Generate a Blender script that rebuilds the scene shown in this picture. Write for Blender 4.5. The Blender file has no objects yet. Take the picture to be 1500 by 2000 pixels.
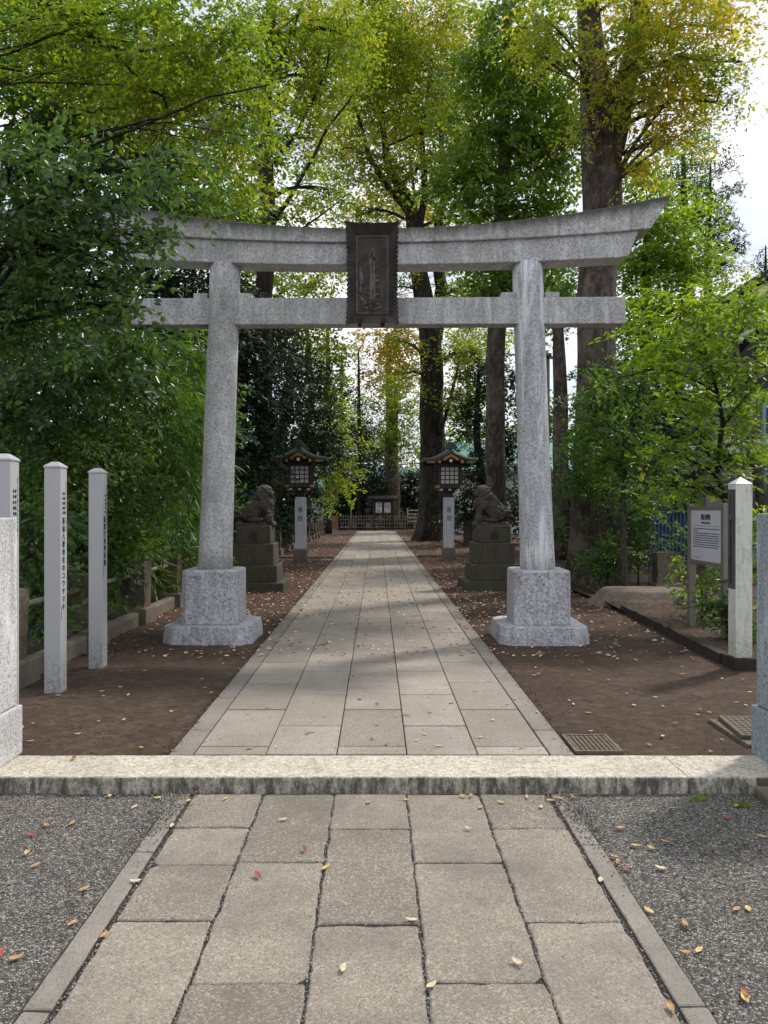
import bpy, math, random
import numpy as np
from mathutils import Vector, Matrix, noise

random.seed(7)
RNG = np.random.default_rng(11)
SC = bpy.context.scene
COL = SC.collection
PI = math.pi
CAM_Z, F, HX, HY = 1.55, 1500.0, 736.0, 992.0
G = 0.07          # level of the soil inside the gate


def at(x, y, D):
    """world point seen at photo pixel (x, y) at depth D"""
    return Vector(((x - HX) * D / F, D, CAM_Z - (y - HY) * D / F))


# ------------------------------------------------------------------ mesh helpers
class MB:
    def __init__(self):
        self.v, self.f, self.s = [], [], []

    def add(self, vs, fs, smooth=False):
        n = len(self.v)
        self.v += [tuple(p) for p in vs]
        self.f += [tuple(i + n for i in f) for f in fs]
        self.s += [smooth] * len(fs)
        return self

    def box(self, x0, x1, y0, y1, z0, z1, top=0.0):
        t = top
        vs = [(x0, y0, z0), (x1, y0, z0), (x1, y1, z0), (x0, y1, z0),
              (x0 + t, y0 + t, z1), (x1 - t, y0 + t, z1), (x1 - t, y1 - t, z1), (x0 + t, y1 - t, z1)]
        return self.add(vs, [(3, 2, 1, 0), (4, 5, 6, 7), (0, 1, 5, 4), (1, 2, 6, 5), (2, 3, 7, 6), (3, 0, 4, 7)])

    def loft(self, rings, smooth=False, cap=True, closed=True):
        n = len(rings[0])
        vs = [p for r in rings for p in r]
        fs = []
        for i in range(len(rings) - 1):
            for k in range(n if closed else n - 1):
                a, b = i * n + k, i * n + (k + 1) % n
                fs.append((a, b, b + n, a + n))
        self.add(vs, fs, smooth)
        if cap:
            m = len(self.v) - len(vs)
            self.f.append(tuple(m + k for k in reversed(range(n)))); self.s.append(False)
            self.f.append(tuple(m + (len(rings) - 1) * n + k for k in range(n))); self.s.append(False)
        return self

    def tube(self, pts, rad, n=8, fn=None, smooth=True):
        pts = [Vector(p) for p in pts]
        if not hasattr(rad, '__len__'):
            rad = [rad] * len(pts)
        rings = []
        up = Vector((0, 1, 0))
        for i, p in enumerate(pts):
            d = (pts[min(i + 1, len(pts) - 1)] - pts[max(i - 1, 0)]).normalized()
            a = d.cross(up)
            if a.length < 0.2:
                a = d.cross(Vector((1, 0, 0)))
            a.normalize()
            b = d.cross(a).normalized()
            ring = []
            for k in range(n):
                t = 2 * PI * k / n
                r = rad[i] * (fn(t, p, i) if fn else 1)
                ring.append(p + (a * math.cos(t) + b * math.sin(t)) * r)
            rings.append(ring)
        return self.loft(rings, smooth)

    def cyl(self, x, y, z0, z1, r0, r1=None, n=24, smooth=True):
        r1 = r0 if r1 is None else r1
        rings = [[(x + r * math.cos(2 * PI * k / n), y + r * math.sin(2 * PI * k / n), z) for k in range(n)] for r, z in ((r0, z0), (r1, z1))]
        return self.loft(rings, smooth)

    def ball(self, c, r, n=14, m=9, rot=None):
        if not hasattr(r, '__len__'):
            r = (r, r, r)
        vs, fs = [], []
        for i in range(m + 1):
            ph = PI * i / m
            for k in range(n):
                t = 2 * PI * k / n
                p = Vector((r[0] * math.sin(ph) * math.cos(t), r[1] * math.sin(ph) * math.sin(t), r[2] * math.cos(ph)))
                if rot:
                    p = rot @ p
                vs.append(p + Vector(c))
        for i in range(m):
            for k in range(n):
                a, b = i * n + k, i * n + (k + 1) % n
                fs.append((a, a + n, b + n, b))
        return self.add(vs, fs, True)

    def prism(self, outline, axis, a0, a1):
        """outline: list of 2D points; axis 'y': (x,z) extruded along y, axis 'x': (y,z) along x, 'z': (x,y) along z"""
        def m(p, a):
            return {'y': (p[0], a, p[1]), 'x': (a, p[0], p[1]), 'z': (p[0], p[1], a)}[axis]
        n = len(outline)
        vs = [m(p, a0) for p in outline] + [m(p, a1) for p in outline]
        fs = [tuple(reversed(range(n))), tuple(range(n, 2 * n))] + [(k, (k + 1) % n, n + (k + 1) % n, n + k) for k in range(n)]
        return self.add(vs, fs)

    def build(self, name, mat, parent=None, bevel=0.0, seg=2, fix=True):
        me = bpy.data.meshes.new(name)
        me.from_pydata(self.v, [], self.f)
        me.polygons.foreach_set('use_smooth', self.s)
        me.materials.append(mat)
        if fix:
            import bmesh
            bm = bmesh.new(); bm.from_mesh(me)
            bmesh.ops.remove_doubles(bm, verts=bm.verts, dist=1e-6)
            bmesh.ops.recalc_face_normals(bm, faces=bm.faces)
            bm.to_mesh(me); bm.free()
        me.update()
        o = bpy.data.objects.new(name, me)
        COL.objects.link(o)
        if parent:
            o.parent = parent
        if bevel:
            b = o.modifiers.new('edge', 'BEVEL'); b.width = bevel; b.segments = seg; b.limit_method = 'ANGLE'; b.angle_limit = 0.6
            b.harden_normals = False
        return o


def tag(o, label=None, cat=None, group=None, kind=None):
    if label: o['label'] = label
    if cat: o['category'] = cat
    if group: o['group'] = group
    if kind: o['kind'] = kind
    return o


def empty(name, loc=(0, 0, 0), label=None, cat=None, group=None, rz=0):
    o = bpy.data.objects.new(name, None)
    COL.objects.link(o)
    o.location = loc
    o.rotation_euler = (0, 0, rz)
    o.empty_display_size = 0.1
    return tag(o, label, cat, group)


def copy_tree(o, parent=None):
    c = o.copy(); COL.objects.link(c)
    if parent: c.parent = parent
    for ch in list(o.children):
        copy_tree(ch, c)
    return c


# ------------------------------------------------------------------ node helpers
class NT:
    def __init__(self, name):
        self.m = bpy.data.materials.new(name)
        self.m.use_nodes = True
        self.t = self.m.node_tree
        self.t.nodes.clear()
        self.out = self.t.nodes.new('ShaderNodeOutputMaterial')

    def n(self, typ, ins=None, **props):
        nd = self.t.nodes.new(typ)
        for k, v in props.items():
            setattr(nd, k, v)
        for k, v in (ins or {}).items():
            self.set(nd.inputs[k], v)
        return nd

    def set(self, sock, v):
        if isinstance(v, bpy.types.NodeSocket):
            self.t.links.new(v, sock)
        elif isinstance(v, bpy.types.Node):
            self.t.links.new(v.outputs[0], sock)
        else:
            if hasattr(v, '__len__') and len(v) == 3 and sock.type == 'RGBA':
                v = (*v, 1)
            sock.default_value = v

    def ramp(self, fac, stops, interp='LINEAR'):
        nd = self.n('ShaderNodeValToRGB', {'Fac': fac})
        nd.color_ramp.interpolation = interp
        el = nd.color_ramp.elements
        while len(el) < len(stops):
            el.new(0.5)
        for e, (p, c) in zip(el, stops):
            e.position = p
            e.color = (c, c, c, 1) if not hasattr(c, '__len__') else (*c, 1)
        return nd.outputs[0]

    def mix(self, fac, a, b, blend='MIX'):
        nd = self.n('ShaderNodeMix', data_type='RGBA', blend_type=blend)
        self.set(nd.inputs[0], fac); self.set(nd.inputs[6], a); self.set(nd.inputs[7], b)
        return nd.outputs[2]

    def math(self, op, a, b=0.0, c=None):
        nd = self.n('ShaderNodeMath', operation=op)
        self.set(nd.inputs[0], a); self.set(nd.inputs[1], b)
        if c is not None: self.set(nd.inputs[2], c)
        return nd.outputs[0]

    def noise(self, vec, scale, detail=4, rough=0.55, dist=0.0):
        return self.n('ShaderNodeTexNoise', {'Vector': vec, 'Scale': scale, 'Detail': detail, 'Roughness': rough, 'Distortion': dist}).outputs[0]

    def vor(self, vec, scale, feature='F1', out=0, rand=1.0):
        nd = self.n('ShaderNodeTexVoronoi', {'Vector': vec, 'Scale': scale, 'Randomness': rand}, feature=feature)
        return nd.outputs[out]

    def obj(self):
        return self.n('ShaderNodeTexCoord').outputs['Object']

    def pos(self):
        return self.n('ShaderNodeNewGeometry').outputs['Position']

    def scaled(self, vec, s):
        return self.n('ShaderNodeMapping', {'Vector': vec, 'Scale': s}).outputs[0]

    def sep(self, vec):
        return self.n('ShaderNodeSeparateXYZ', {0: vec}).outputs

    def bump(self, h, strength=0.5, dist=0.01, normal=None):
        ins = {'Height': h, 'Strength': strength, 'Distance': dist}
        if normal is not None: ins['Normal'] = normal
        return self.n('ShaderNodeBump', ins).outputs[0]

    def done(self, color, rough=0.8, normal=None, metal=0.0, spec=0.4):
        ins = {'Base Color': color, 'Roughness': rough, 'Metallic': metal, 'Specular IOR Level': spec}
        if normal is not None: ins['Normal'] = normal
        b = self.n('ShaderNodeBsdfPrincipled', ins)
        self.t.links.new(b.outputs[0], self.out.inputs[0])
        return self.m


def granite(name, light, mid, dark, scale=260, grime=0.45, drip=0.5, tint=(0.10, 0.10, 0.09), speck=0.5, moss=None, cap=None, wash=0.0):
    t = NT(name); v = t.obj()
    cell = t.vor(v, scale, out=1)
    g = t.sep(cell)[0]
    base = t.ramp(g, [(0.0, dark), (0.16, mid), (0.55, light), (1.0, tuple(min(1, c * 1.2) for c in light))])
    fine = t.noise(v, scale * 0.35, 3)
    base = t.mix(speck, base, t.ramp(fine, [(0.35, dark), (0.5, mid), (0.65, light)]), 'MIX')
    big = t.noise(v, 2.3, 6, 0.62)
    base = t.mix(t.ramp(big, [(0.42, 0.0), (0.68, grime)]), base, tint)
    streak = t.noise(t.scaled(v, (9, 9, 0.9)), 1.0, 5, 0.6)
    base = t.mix(t.ramp(streak, [(0.5, 0.0), (0.72, drip)]), base, tint)
    white = t.noise(t.scaled(v, (7, 7, 1.4)), 1.3, 5, 0.65, 0.4)
    base = t.mix(t.ramp(white, [(0.53, 0.0), (0.72, 0.45)]), base, tuple(min(1, c * 1.45) for c in light))
    if wash:                   # pale mineral wash running down the stone
        wn = t.noise(t.scaled(v, (7, 7, 0.8)), 1.0, 7, 0.68, 0.8)
        base = t.mix(t.ramp(wn, [(0.50, 0.0), (0.60, 0.75)]), base, (0.82, 0.83, 0.85))
    if cap:                    # lichen-dark rim along the curved top edge
        sx = t.sep(v)
        dz = t.math('SUBTRACT', t.math('ADD', cap[0], t.math('MULTIPLY', t.math('MULTIPLY', sx[0], sx[0]), cap[1])), sx[2])
        wob = t.math('MULTIPLY', t.noise(t.scaled(v, (12, 12, 5)), 1.0, 6, 0.7), 0.16)
        far_ = t.math('MULTIPLY', t.math('ABSOLUTE', sx[0]), 0.014)
        ff = t.n('ShaderNodeMapRange', {'Value': t.math('SUBTRACT', t.math('SUBTRACT', dz, wob), far_), 'From Min': -0.075, 'From Max': 0.05, 'To Min': 0.95, 'To Max': 0.0}).outputs[0]
        base = t.mix(ff, base, (0.075, 0.072, 0.062))
    if moss:
        mz = t.noise(v, 5.0, 5, 0.6)
        base = t.mix(t.ramp(mz, [(0.48, 0.0), (0.66, 0.75)]), base, moss)
    nrm = t.bump(t.math('ADD', fine, t.math('MULTIPLY', g, 0.6)), 0.55, 0.004)
    nrm = t.bump(big, 0.3, 0.02, nrm)
    return t.done(base, 0.78, nrm, spec=0.35)


M = {}
M['torii'] = granite('torii_granite', (0.63, 0.63, 0.64), (0.43, 0.43, 0.44), (0.12, 0.12, 0.125), 110, 0.55, 0.45, (0.21, 0.205, 0.195))
M['torii_wash'] = granite('torii_washed_granite', (0.60, 0.61, 0.64), (0.38, 0.39, 0.41), (0.11, 0.115, 0.125), 110, 0.45, 0.35, (0.19, 0.19, 0.195), wash=1.0)
M['torii_top'] = granite('torii_top_granite', (0.62, 0.61, 0.60), (0.42, 0.415, 0.41), (0.11, 0.11, 0.11), 110, 0.5, 0.5, (0.17, 0.165, 0.155), cap=(4.665, 0.0335))
M['pedestal'] = granite('pedestal_granite', (0.60, 0.60, 0.63), (0.34, 0.34, 0.37), (0.06, 0.06, 0.07), 90, 0.35, 0.35, (0.16, 0.15, 0.14))
M['gate_white'] = granite('pale_granite', (0.68, 0.68, 0.70), (0.50, 0.50, 0.52), (0.10, 0.10, 0.11), 150, 0.35, 0.5, (0.24, 0.23, 0.21))
M['gate_blue'] = granite('blue_granite', (0.37, 0.42, 0.45), (0.22, 0.26, 0.285), (0.03, 0.05, 0.07), 150, 0.2, 0.2, (0.14, 0.18, 0.21))
M['komainu'] = granite('weathered_andesite', (0.092, 0.078, 0.066), (0.062, 0.052, 0.044), (0.03, 0.027, 0.022), 120, 0.5, 0.5, (0.03, 0.028, 0.024))
M['old_stone'] = granite('mossy_stone', (0.095, 0.09, 0.07), (0.065, 0.06, 0.046), (0.025, 0.024, 0.018), 90, 0.6, 0.6, (0.028, 0.026, 0.02), moss=(0.065, 0.07, 0.02))
M['fence_stone'] = granite('fence_stone', (0.17, 0.145, 0.11), (0.12, 0.10, 0.078), (0.035, 0.03, 0.025), 60, 0.6, 0.5, (0.045, 0.042, 0.032), moss=(0.15, 0.12, 0.03))
M['concrete'] = granite('rough_concrete', (0.22, 0.185, 0.145), (0.17, 0.145, 0.115), (0.09, 0.08, 0.065), 160, 0.5, 0.4, (0.07, 0.06, 0.048))
M['lantern_stone'] = granite('lantern_stone', (0.60, 0.61, 0.65), (0.48, 0.49, 0.53), (0.16, 0.16, 0.18), 160, 0.25, 0.25, (0.2, 0.2, 0.2))
M['slab_stone'] = granite('culvert_stone', (0.20, 0.16, 0.125), (0.14, 0.115, 0.09), (0.05, 0.04, 0.035), 60, 0.5, 0.3, (0.08, 0.06, 0.045))


def kerb_mat():
    t = NT('kerb_stone'); v = t.pos(); z = t.sep(v)[2]
    g = t.sep(t.vor(v, 190, out=1))[0]
    base = t.ramp(g, [(0, (0.30, 0.27, 0.225)), (0.3, (0.54, 0.495, 0.42)), (1, (0.75, 0.70, 0.61))])
    n1 = t.noise(v, 5, 7, 0.7)
    base = t.mix(t.ramp(n1, [(0.45, 0.0), (0.7, 0.55)]), base, (0.30, 0.265, 0.21))
    n1b = t.noise(v, 38, 7, 0.78)
    base = t.mix(t.ramp(n1b, [(0.47, 0.0), (0.62, 0.75)]), base, (0.22, 0.185, 0.13))
    n2 = t.noise(t.scaled(v, (22, 22, 7)), 1.0, 6, 0.7)
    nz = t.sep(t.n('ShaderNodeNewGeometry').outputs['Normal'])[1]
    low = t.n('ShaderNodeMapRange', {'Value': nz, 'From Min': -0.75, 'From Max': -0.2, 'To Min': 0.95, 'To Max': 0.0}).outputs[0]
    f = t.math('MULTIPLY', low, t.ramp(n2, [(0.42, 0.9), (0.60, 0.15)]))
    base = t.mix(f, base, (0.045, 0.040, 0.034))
    return t.done(base, 0.85, t.bump(t.math('ADD', n2, n1b), 0.5, 0.006), spec=0.3)


M['kerb'] = kerb_mat()


def paver_mat(name, a, b, speck, scale, chips=0.5, stain=(0.14, 0.125, 0.105)):
    t = NT(name); v = t.pos()
    isl = t.n('ShaderNodeNewGeometry').outputs['Random Per Island']
    base = t.mix(isl, a, b)
    vor = t.n('ShaderNodeTexVoronoi', {'Vector': t.scaled(v, (1, 1, 0.5)), 'Scale': scale})
    g = t.sep(vor.outputs[1])[0]
    patch = t.noise(v, 6, 5, 0.6)
    thr = t.math('ADD', g, t.math('MULTIPLY', patch, 0.30))
    base = t.mix(t.ramp(thr, [(0.82, 0.0), (1.05, chips)]), base, speck)
    dk = t.sep(t.vor(v, scale * 1.3, out=1))[1]
    base = t.mix(t.ramp(dk, [(0.1, 0.55), (0.2, 0.0)]), base, tuple(c * 0.35 for c in a))
    st = t.noise(v, 1.7, 6, 0.65)
    base = t.mix(t.ramp(st, [(0.40, 0.0), (0.68, 0.65)]), base, stain)
    st2 = t.noise(v, 8, 5, 0.7)
    base = t.mix(t.ramp(st2, [(0.52, 0.0), (0.72, 0.4)]), base, stain)
    fine = t.noise(v, 120, 4, 0.7)
    nrm = t.bump(t.math('ADD', fine, t.math('MULTIPLY', g, 0.5)), 0.6, 0.006)
    return t.done(base, 0.75, nrm, spec=0.35)


M['paver_near'] = paver_mat('washed_aggregate_slab', (0.175, 0.152, 0.122), (0.305, 0.27, 0.222), (0.48, 0.44, 0.38), 150, 0.6, (0.13, 0.115, 0.095))
M['paver_far'] = paver_mat('smooth_path_slab', (0.265, 0.235, 0.205), (0.40, 0.355, 0.31), (0.5, 0.46, 0.41), 130, 0.35, (0.22, 0.185, 0.155))
M['paver_edge'] = paver_mat('border_stone', (0.25, 0.225, 0.20), (0.31, 0.28, 0.25), (0.4, 0.37, 0.33), 160, 0.2)


def soil_mat():
    t = NT('packed_soil'); v = t.pos()
    n1 = t.noise(v, 1.2, 6, 0.6); n2 = t.noise(v, 14, 6, 0.7); n3 = t.noise(v, 90, 4, 0.7)
    base = t.ramp(n1, [(0.3, (0.078, 0.050, 0.037)), (0.55, (0.118, 0.080, 0.060)), (0.75, (0.145, 0.103, 0.080))])
    base = t.mix(t.ramp(n2, [(0.42, 0.6), (0.6, 0.0)]), base, (0.036, 0.025, 0.020))
    y = t.sep(v)[1]
    red = t.n('ShaderNodeMapRange', {'Value': y, 'From Min': 9.0, 'From Max': 14.0, 'To Min': 0.0, 'To Max': 0.6}).outputs[0]
    base = t.mix(red, base, (0.105, 0.052, 0.040))
    base = t.mix(t.ramp(n3, [(0.62, 0.0), (0.75, 0.5)]), base, (0.16, 0.12, 0.095))
    n4 = t.noise(v, 4.5, 5, 0.65, 0.6)
    base = t.mix(t.ramp(n4, [(0.44, 0.45), (0.58, 0.0)]), base, (0.045, 0.031, 0.024))
    nrm = t.bump(n4, 0.6, 0.05); nrm = t.bump(n2, 0.65, 0.03, nrm); nrm = t.bump(n3, 0.5, 0.008, nrm)
    return t.done(base, 0.92, nrm, spec=0.2)


M['soil'] = soil_mat()


def gravel_mat():
    t = NT('exposed_gravel'); v = t.pos()
    vor = t.n('ShaderNodeTexVoronoi', {'Vector': v, 'Scale': 135.0})
    s = t.sep(vor.outputs[1])
    base = t.ramp(s[0], [(0, (0.055, 0.05, 0.045)), (0.3, (0.14, 0.128, 0.115)), (0.65, (0.22, 0.205, 0.185)), (0.85, (0.42, 0.40, 0.365)), (1, (0.66, 0.63, 0.58))])
    base = t.mix(t.ramp(vor.outputs[0], [(0.3, 0.0), (0.7, 0.6)]), base, (0.03, 0.027, 0.023))
    big = t.noise(v, 2.5, 5, 0.6)
    base = t.mix(t.ramp(big, [(0.4, 0.0), (0.75, 0.35)]), base, (0.05, 0.045, 0.040))
    h = t.math('SUBTRACT', 1.0, vor.outputs[0])
    return t.done(base, 0.85, t.bump(h, 1.0, 0.010), spec=0.3)


M['gravel'] = gravel_mat()


def grain_mat():
    t = NT('gravel_grain')
    isl = t.n('ShaderNodeNewGeometry').outputs['Random Per Island']
    c = t.ramp(isl, [(0, (0.03, 0.028, 0.026)), (0.5, (0.11, 0.10, 0.09)), (0.85, (0.27, 0.25, 0.23)), (1, (0.5, 0.48, 0.44))])
    return t.done(c, 0.8)


M['grain'] = grain_mat()


def joint_mat():
    t = NT('joint_dirt'); v = t.pos()
    c = t.ramp(t.noise(v, 160, 3, 0.7), [(0.4, (0.012, 0.011, 0.009)), (0.62, (0.05, 0.045, 0.035)), (0.72, (0.28, 0.25, 0.2))])
    return t.done(c, 0.95, t.bump(t.noise(v, 150, 3), 0.8, 0.006))


M['joint'] = joint_mat()


def bark_mat(name, a, b, c, sc=1.0, moss=0.0):
    t = NT(name); v = t.obj()
    n1 = t.noise(t.scaled(v, (14 * sc, 14 * sc, 2.6 * sc)), 1.0, 7, 0.7, 0.6)
    n2 = t.noise(v, 1.6, 5, 0.6)
    col = t.ramp(n1, [(0.32, a), (0.52, b), (0.72, c)])
    col = t.mix(t.ramp(n2, [(0.5, 0.0), (0.66, 0.55)]), col, c)
    if moss:
        col = t.mix(t.ramp(t.noise(v, 3.1, 5, 0.7), [(0.5, 0.0), (0.7, moss)]), col, (0.07, 0.085, 0.03))
    pt = t.noise(t.scaled(v, (5, 5, 3)), 1.0 * sc, 6, 0.75, 0.3)
    col = t.mix(t.ramp(pt, [(0.50, 0.0), (0.60, 0.6)]), col, tuple(x * 1.5 for x in c))
    col = t.mix(t.ramp(pt, [(0.36, 0.7), (0.44, 0.0)]), col, a)
    nrm = t.bump(pt, 0.7, 0.04); nrm = t.bump(n1, 1.0, 0.05, nrm)
    return t.done(col, 0.9, nrm, spec=0.2)


M['bark'] = bark_mat('zelkova_bark', (0.032, 0.025, 0.021), (0.075, 0.060, 0.050), (0.15, 0.125, 0.105), 1.0, 0.3)
M['bark_dark'] = bark_mat('dark_bark', (0.010, 0.008, 0.007), (0.028, 0.022, 0.018), (0.06, 0.048, 0.038), 1.0, 0.15)
M['bark_small'] = bark_mat('thin_bark', (0.03, 0.025, 0.02), (0.07, 0.06, 0.048), (0.13, 0.115, 0.095), 3.0, 0.2)
M['twig'] = bark_mat('twig_bark', (0.012, 0.010, 0.008), (0.03, 0.024, 0.018), (0.06, 0.05, 0.04), 3.0)


def leaf_mat(name, stops, trans=0.45, rough=0.5, tmul=(1.5, 1.7, 0.7), clump=0.4, spec=0.4, mixn=0.25):
    t = NT(name)
    geo = t.n('ShaderNodeNewGeometry')
    big_n = t.noise(geo.outputs['Position'], 0.85, 3, 0.6)
    fac = t.math('ADD', t.math('MULTIPLY', geo.outputs['Random Per Island'], 1 - mixn), t.math('MULTIPLY', t.ramp(big_n, [(0.3, 0.0), (0.7, 1.0)]), mixn))
    c = t.ramp(fac, stops)
    nz = t.noise(geo.outputs['Position'], 1.7, 3, 0.6)
    c = t.mix(t.ramp(nz, [(0.35, clump), (0.62, 0.0)]), c, tuple(x * 0.55 for x in stops[0][1]))
    p = t.n('ShaderNodeBsdfPrincipled', {'Base Color': c, 'Roughness': rough, 'Specular IOR Level': spec})
    tc = t.mix(1.0, c, tmul, 'MULTIPLY')
    tr = t.n('ShaderNodeBsdfTranslucent', {'Color': tc})
    mx = t.n('ShaderNodeMixShader', {0: trans, 1: p.outputs[0], 2: tr.outputs[0]})
    t.t.links.new(mx.outputs[0], t.out.inputs[0])
    return t.m


M['lf_camellia'] = leaf_mat('leaf_glossy_dark', [(0, (0.042, 0.085, 0.034)), (0.5, (0.068, 0.128, 0.044)), (0.9, (0.12, 0.20, 0.05)), (0.985, (0.19, 0.23, 0.05)), (1, (0.5, 0.24, 0.05))], 0.38, 0.28, (1.4, 1.6, 0.7), 0.25, 0.6, 0.1)
M['lf_dark'] = leaf_mat('leaf_evergreen', [(0, (0.0115, 0.0253, 0.0126)), (0.6, (0.0207, 0.0437, 0.0207)), (1, (0.0403, 0.0713, 0.0322))], 0.22, 0.45, (1.2, 1.5, 0.8), 0.4)
M['lf_mid'] = leaf_mat('leaf_mid_green', [(0, (0.045, 0.105, 0.03)), (0.6, (0.095, 0.185, 0.038)), (0.94, (0.17, 0.26, 0.042)), (1, (0.48, 0.3, 0.05))], 0.48, 0.42, (1.4, 1.5, 0.6), 0.25, 0.5, 0.35)
M['lf_hedge'] = leaf_mat('leaf_mixed_hedge', [(0, (0.050, 0.10, 0.032)), (0.5, (0.095, 0.165, 0.044)), (0.88, (0.17, 0.23, 0.055)), (0.96, (0.38, 0.30, 0.06)), (1, (0.55, 0.32, 0.07))], 0.42, 0.4, (1.4, 1.5, 0.6), 0.25, 0.5, 0.4)
M['lf_bamboo'] = leaf_mat('leaf_bamboo', [(0, (0.055, 0.12, 0.033)), (0.6, (0.12, 0.22, 0.045)), (0.93, (0.22, 0.31, 0.06)), (1, (0.45, 0.34, 0.12))], 0.48, 0.4, (1.4, 1.5, 0.6), 0.2, 0.5, 0.4)
M['lf_maple'] = leaf_mat('leaf_maple_yellowgreen', [(0, (0.095, 0.17, 0.028)), (0.45, (0.17, 0.25, 0.034)), (0.75, (0.27, 0.31, 0.036)), (0.93, (0.42, 0.32, 0.04)), (1, (0.55, 0.25, 0.04))], 0.58, 0.45, (1.6, 1.6, 0.7), 0.2, 0.5, 0.4)
M['lf_ginkgo'] = leaf_mat('leaf_ginkgo_green', [(0, (0.08, 0.155, 0.028)), (0.6, (0.155, 0.25, 0.04)), (0.9, (0.24, 0.31, 0.045)), (1, (0.45, 0.34, 0.04))], 0.5, 0.5, (1.5, 1.5, 0.7), 0.25, 0.4, 0.35)
M['lf_zelk'] = leaf_mat('leaf_zelkova_autumn', [(0, (0.17, 0.24, 0.03)), (0.4, (0.31, 0.35, 0.036)), (0.62, (0.46, 0.40, 0.04)), (0.85, (0.60, 0.38, 0.04)), (1, (0.62, 0.28, 0.04))], 0.58, 0.45, (1.6, 1.5, 0.7), 0.08, 0.5, 0.55)
M['lf_zelk_g'] = leaf_mat('leaf_zelkova_green', [(0, (0.105, 0.18, 0.028)), (0.5, (0.21, 0.27, 0.034)), (0.8, (0.34, 0.34, 0.036)), (1, (0.55, 0.30, 0.04))], 0.58, 0.45, (1.6, 1.6, 0.7), 0.12, 0.5, 0.5)
M['lf_orange'] = leaf_mat('leaf_orange', [(0, (0.20, 0.20, 0.025)), (0.45, (0.38, 0.30, 0.03)), (0.7, (0.5, 0.26, 0.03)), (1, (0.5, 0.16, 0.03))], 0.55, 0.5, (1.4, 1.3, 0.6), 0.15, 0.4, 0.5)
M['lf_bright'] = leaf_mat('leaf_bright_green', [(0, (0.09, 0.17, 0.028)), (0.5, (0.19, 0.30, 0.04)), (0.85, (0.30, 0.39, 0.05)), (0.95, (0.52, 0.44, 0.05)), (1, (0.6, 0.32, 0.04))], 0.55, 0.38, (1.5, 1.5, 0.6), 0.2, 0.5, 0.35)
M['lf_pine'] = leaf_mat('leaf_pine', [(0, (0.018, 0.032, 0.016)), (1, (0.045, 0.065, 0.030))], 0.15, 0.6)


def plain(name, c, rough=0.6, metal=0.0, var=0.15, sc=8, bump=0.2):
    t = NT(name); v = t.obj()
    n = t.noise(v, sc, 5, 0.6)
    col = t.mix(t.ramp(n, [(0.35, 0.0), (0.7, 1.0)]), tuple(x * (1 - var) for x in c), tuple(min(1, x * (1 + var)) for x in c))
    return t.done(col, rough, t.bump(t.noise(v, sc * 8, 3), bump, 0.003), metal)


def post_paint(name, c, dirt, worn=0.0):
    t = NT(name); v = t.obj(); z = t.sep(v)[2]
    n = t.noise(v, 14, 6, 0.7)
    low = t.n('ShaderNodeMapRange', {'Value': z, 'From Min': 0.0, 'From Max': 0.38, 'To Min': 1.0, 'To Max': 0.0}).outputs[0]
    f = t.math('MULTIPLY', low, t.ramp(t.noise(v, 38, 6, 0.75), [(0.42, 0.0), (0.62, 0.9)]))
    base = t.mix(t.ramp(n, [(0.5, 0.0), (0.75, 0.15 + worn)]), c, dirt)
    if worn:
        base = t.mix(t.ramp(t.noise(t.scaled(v, (30, 30, 4)), 1.0, 6, 0.7), [(0.52, 0.0), (0.66, 0.7)]), base, dirt)
    base = t.mix(f, base, (0.12, 0.11, 0.09))
    return t.done(base, 0.45, t.bump(n, 0.1, 0.002), 0.0, 0.5)


M['post_paint'] = post_paint('silver_white_paint', (0.43, 0.435, 0.445), (0.29, 0.285, 0.275))
M['post_worn'] = post_paint('worn_cream_paint', (0.64, 0.65, 0.58), (0.30, 0.29, 0.25), 0.4)
M['bronze'] = plain('aged_bronze', (0.055, 0.045, 0.041), 0.55, 0.3, 0.5, 6, 0.9)
M['bronze_hi'] = plain('aged_bronze_relief', (0.13, 0.112, 0.103), 0.6, 0.2, 0.5, 12, 1.0)
M['rust'] = plain('rusty_iron', (0.085, 0.030, 0.016), 0.85, 0.2, 0.5, 30, 0.6)
M['black'] = plain('black_lettering', (0.018, 0.018, 0.02), 0.6, 0, 0.1)
M['darkpanel'] = plain('grey_name_plate', (0.075, 0.085, 0.085), 0.5, 0, 0.15)
M['copper'] = plain('green_copper_roof', (0.035, 0.062, 0.050), 0.5, 0.2, 0.4, 9, 0.5)
M['darkwood'] = plain('dark_lacquer_wood', (0.022, 0.016, 0.013), 0.5, 0, 0.3)
M['brownwood'] = plain('brown_wood', (0.036, 0.027, 0.023), 0.6, 0, 0.3, 12)
M['gold'] = plain('gold_fitting', (0.38, 0.17, 0.035), 0.4, 0.3, 0.2)
M['white'] = plain('white_fitting', (0.62, 0.60, 0.57), 0.5)
M['paper'] = plain('shoji_paper', (0.60, 0.57, 0.58), 0.8, 0, 0.05)
M['metal_grey'] = plain('grey_brown_aluminium', (0.20, 0.185, 0.16), 0.45, 0.3, 0.1)
M['board'] = plain('white_board', (0.56, 0.57, 0.62), 0.4, 0, 0.05)
M['iron'] = plain('cast_iron', (0.10, 0.085, 0.065), 0.75, 0.2, 0.3, 20, 0.6)
M['lid'] = plain('worn_concrete_lid', (0.14, 0.115, 0.085), 0.8, 0, 0.3, 20, 0.6)
M['darkstrip'] = plain('dark_edging', (0.036, 0.026, 0.021), 0.9, 0, 0.4, 12, 0.9)
M['blue_sheet'] = plain('blue_painted_sheet', (0.045, 0.085, 0.17), 0.5, 0.1, 0.2)
M['wall'] = plain('building_plaster', (0.24, 0.245, 0.225), 0.8, 0, 0.12, 3)
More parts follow.
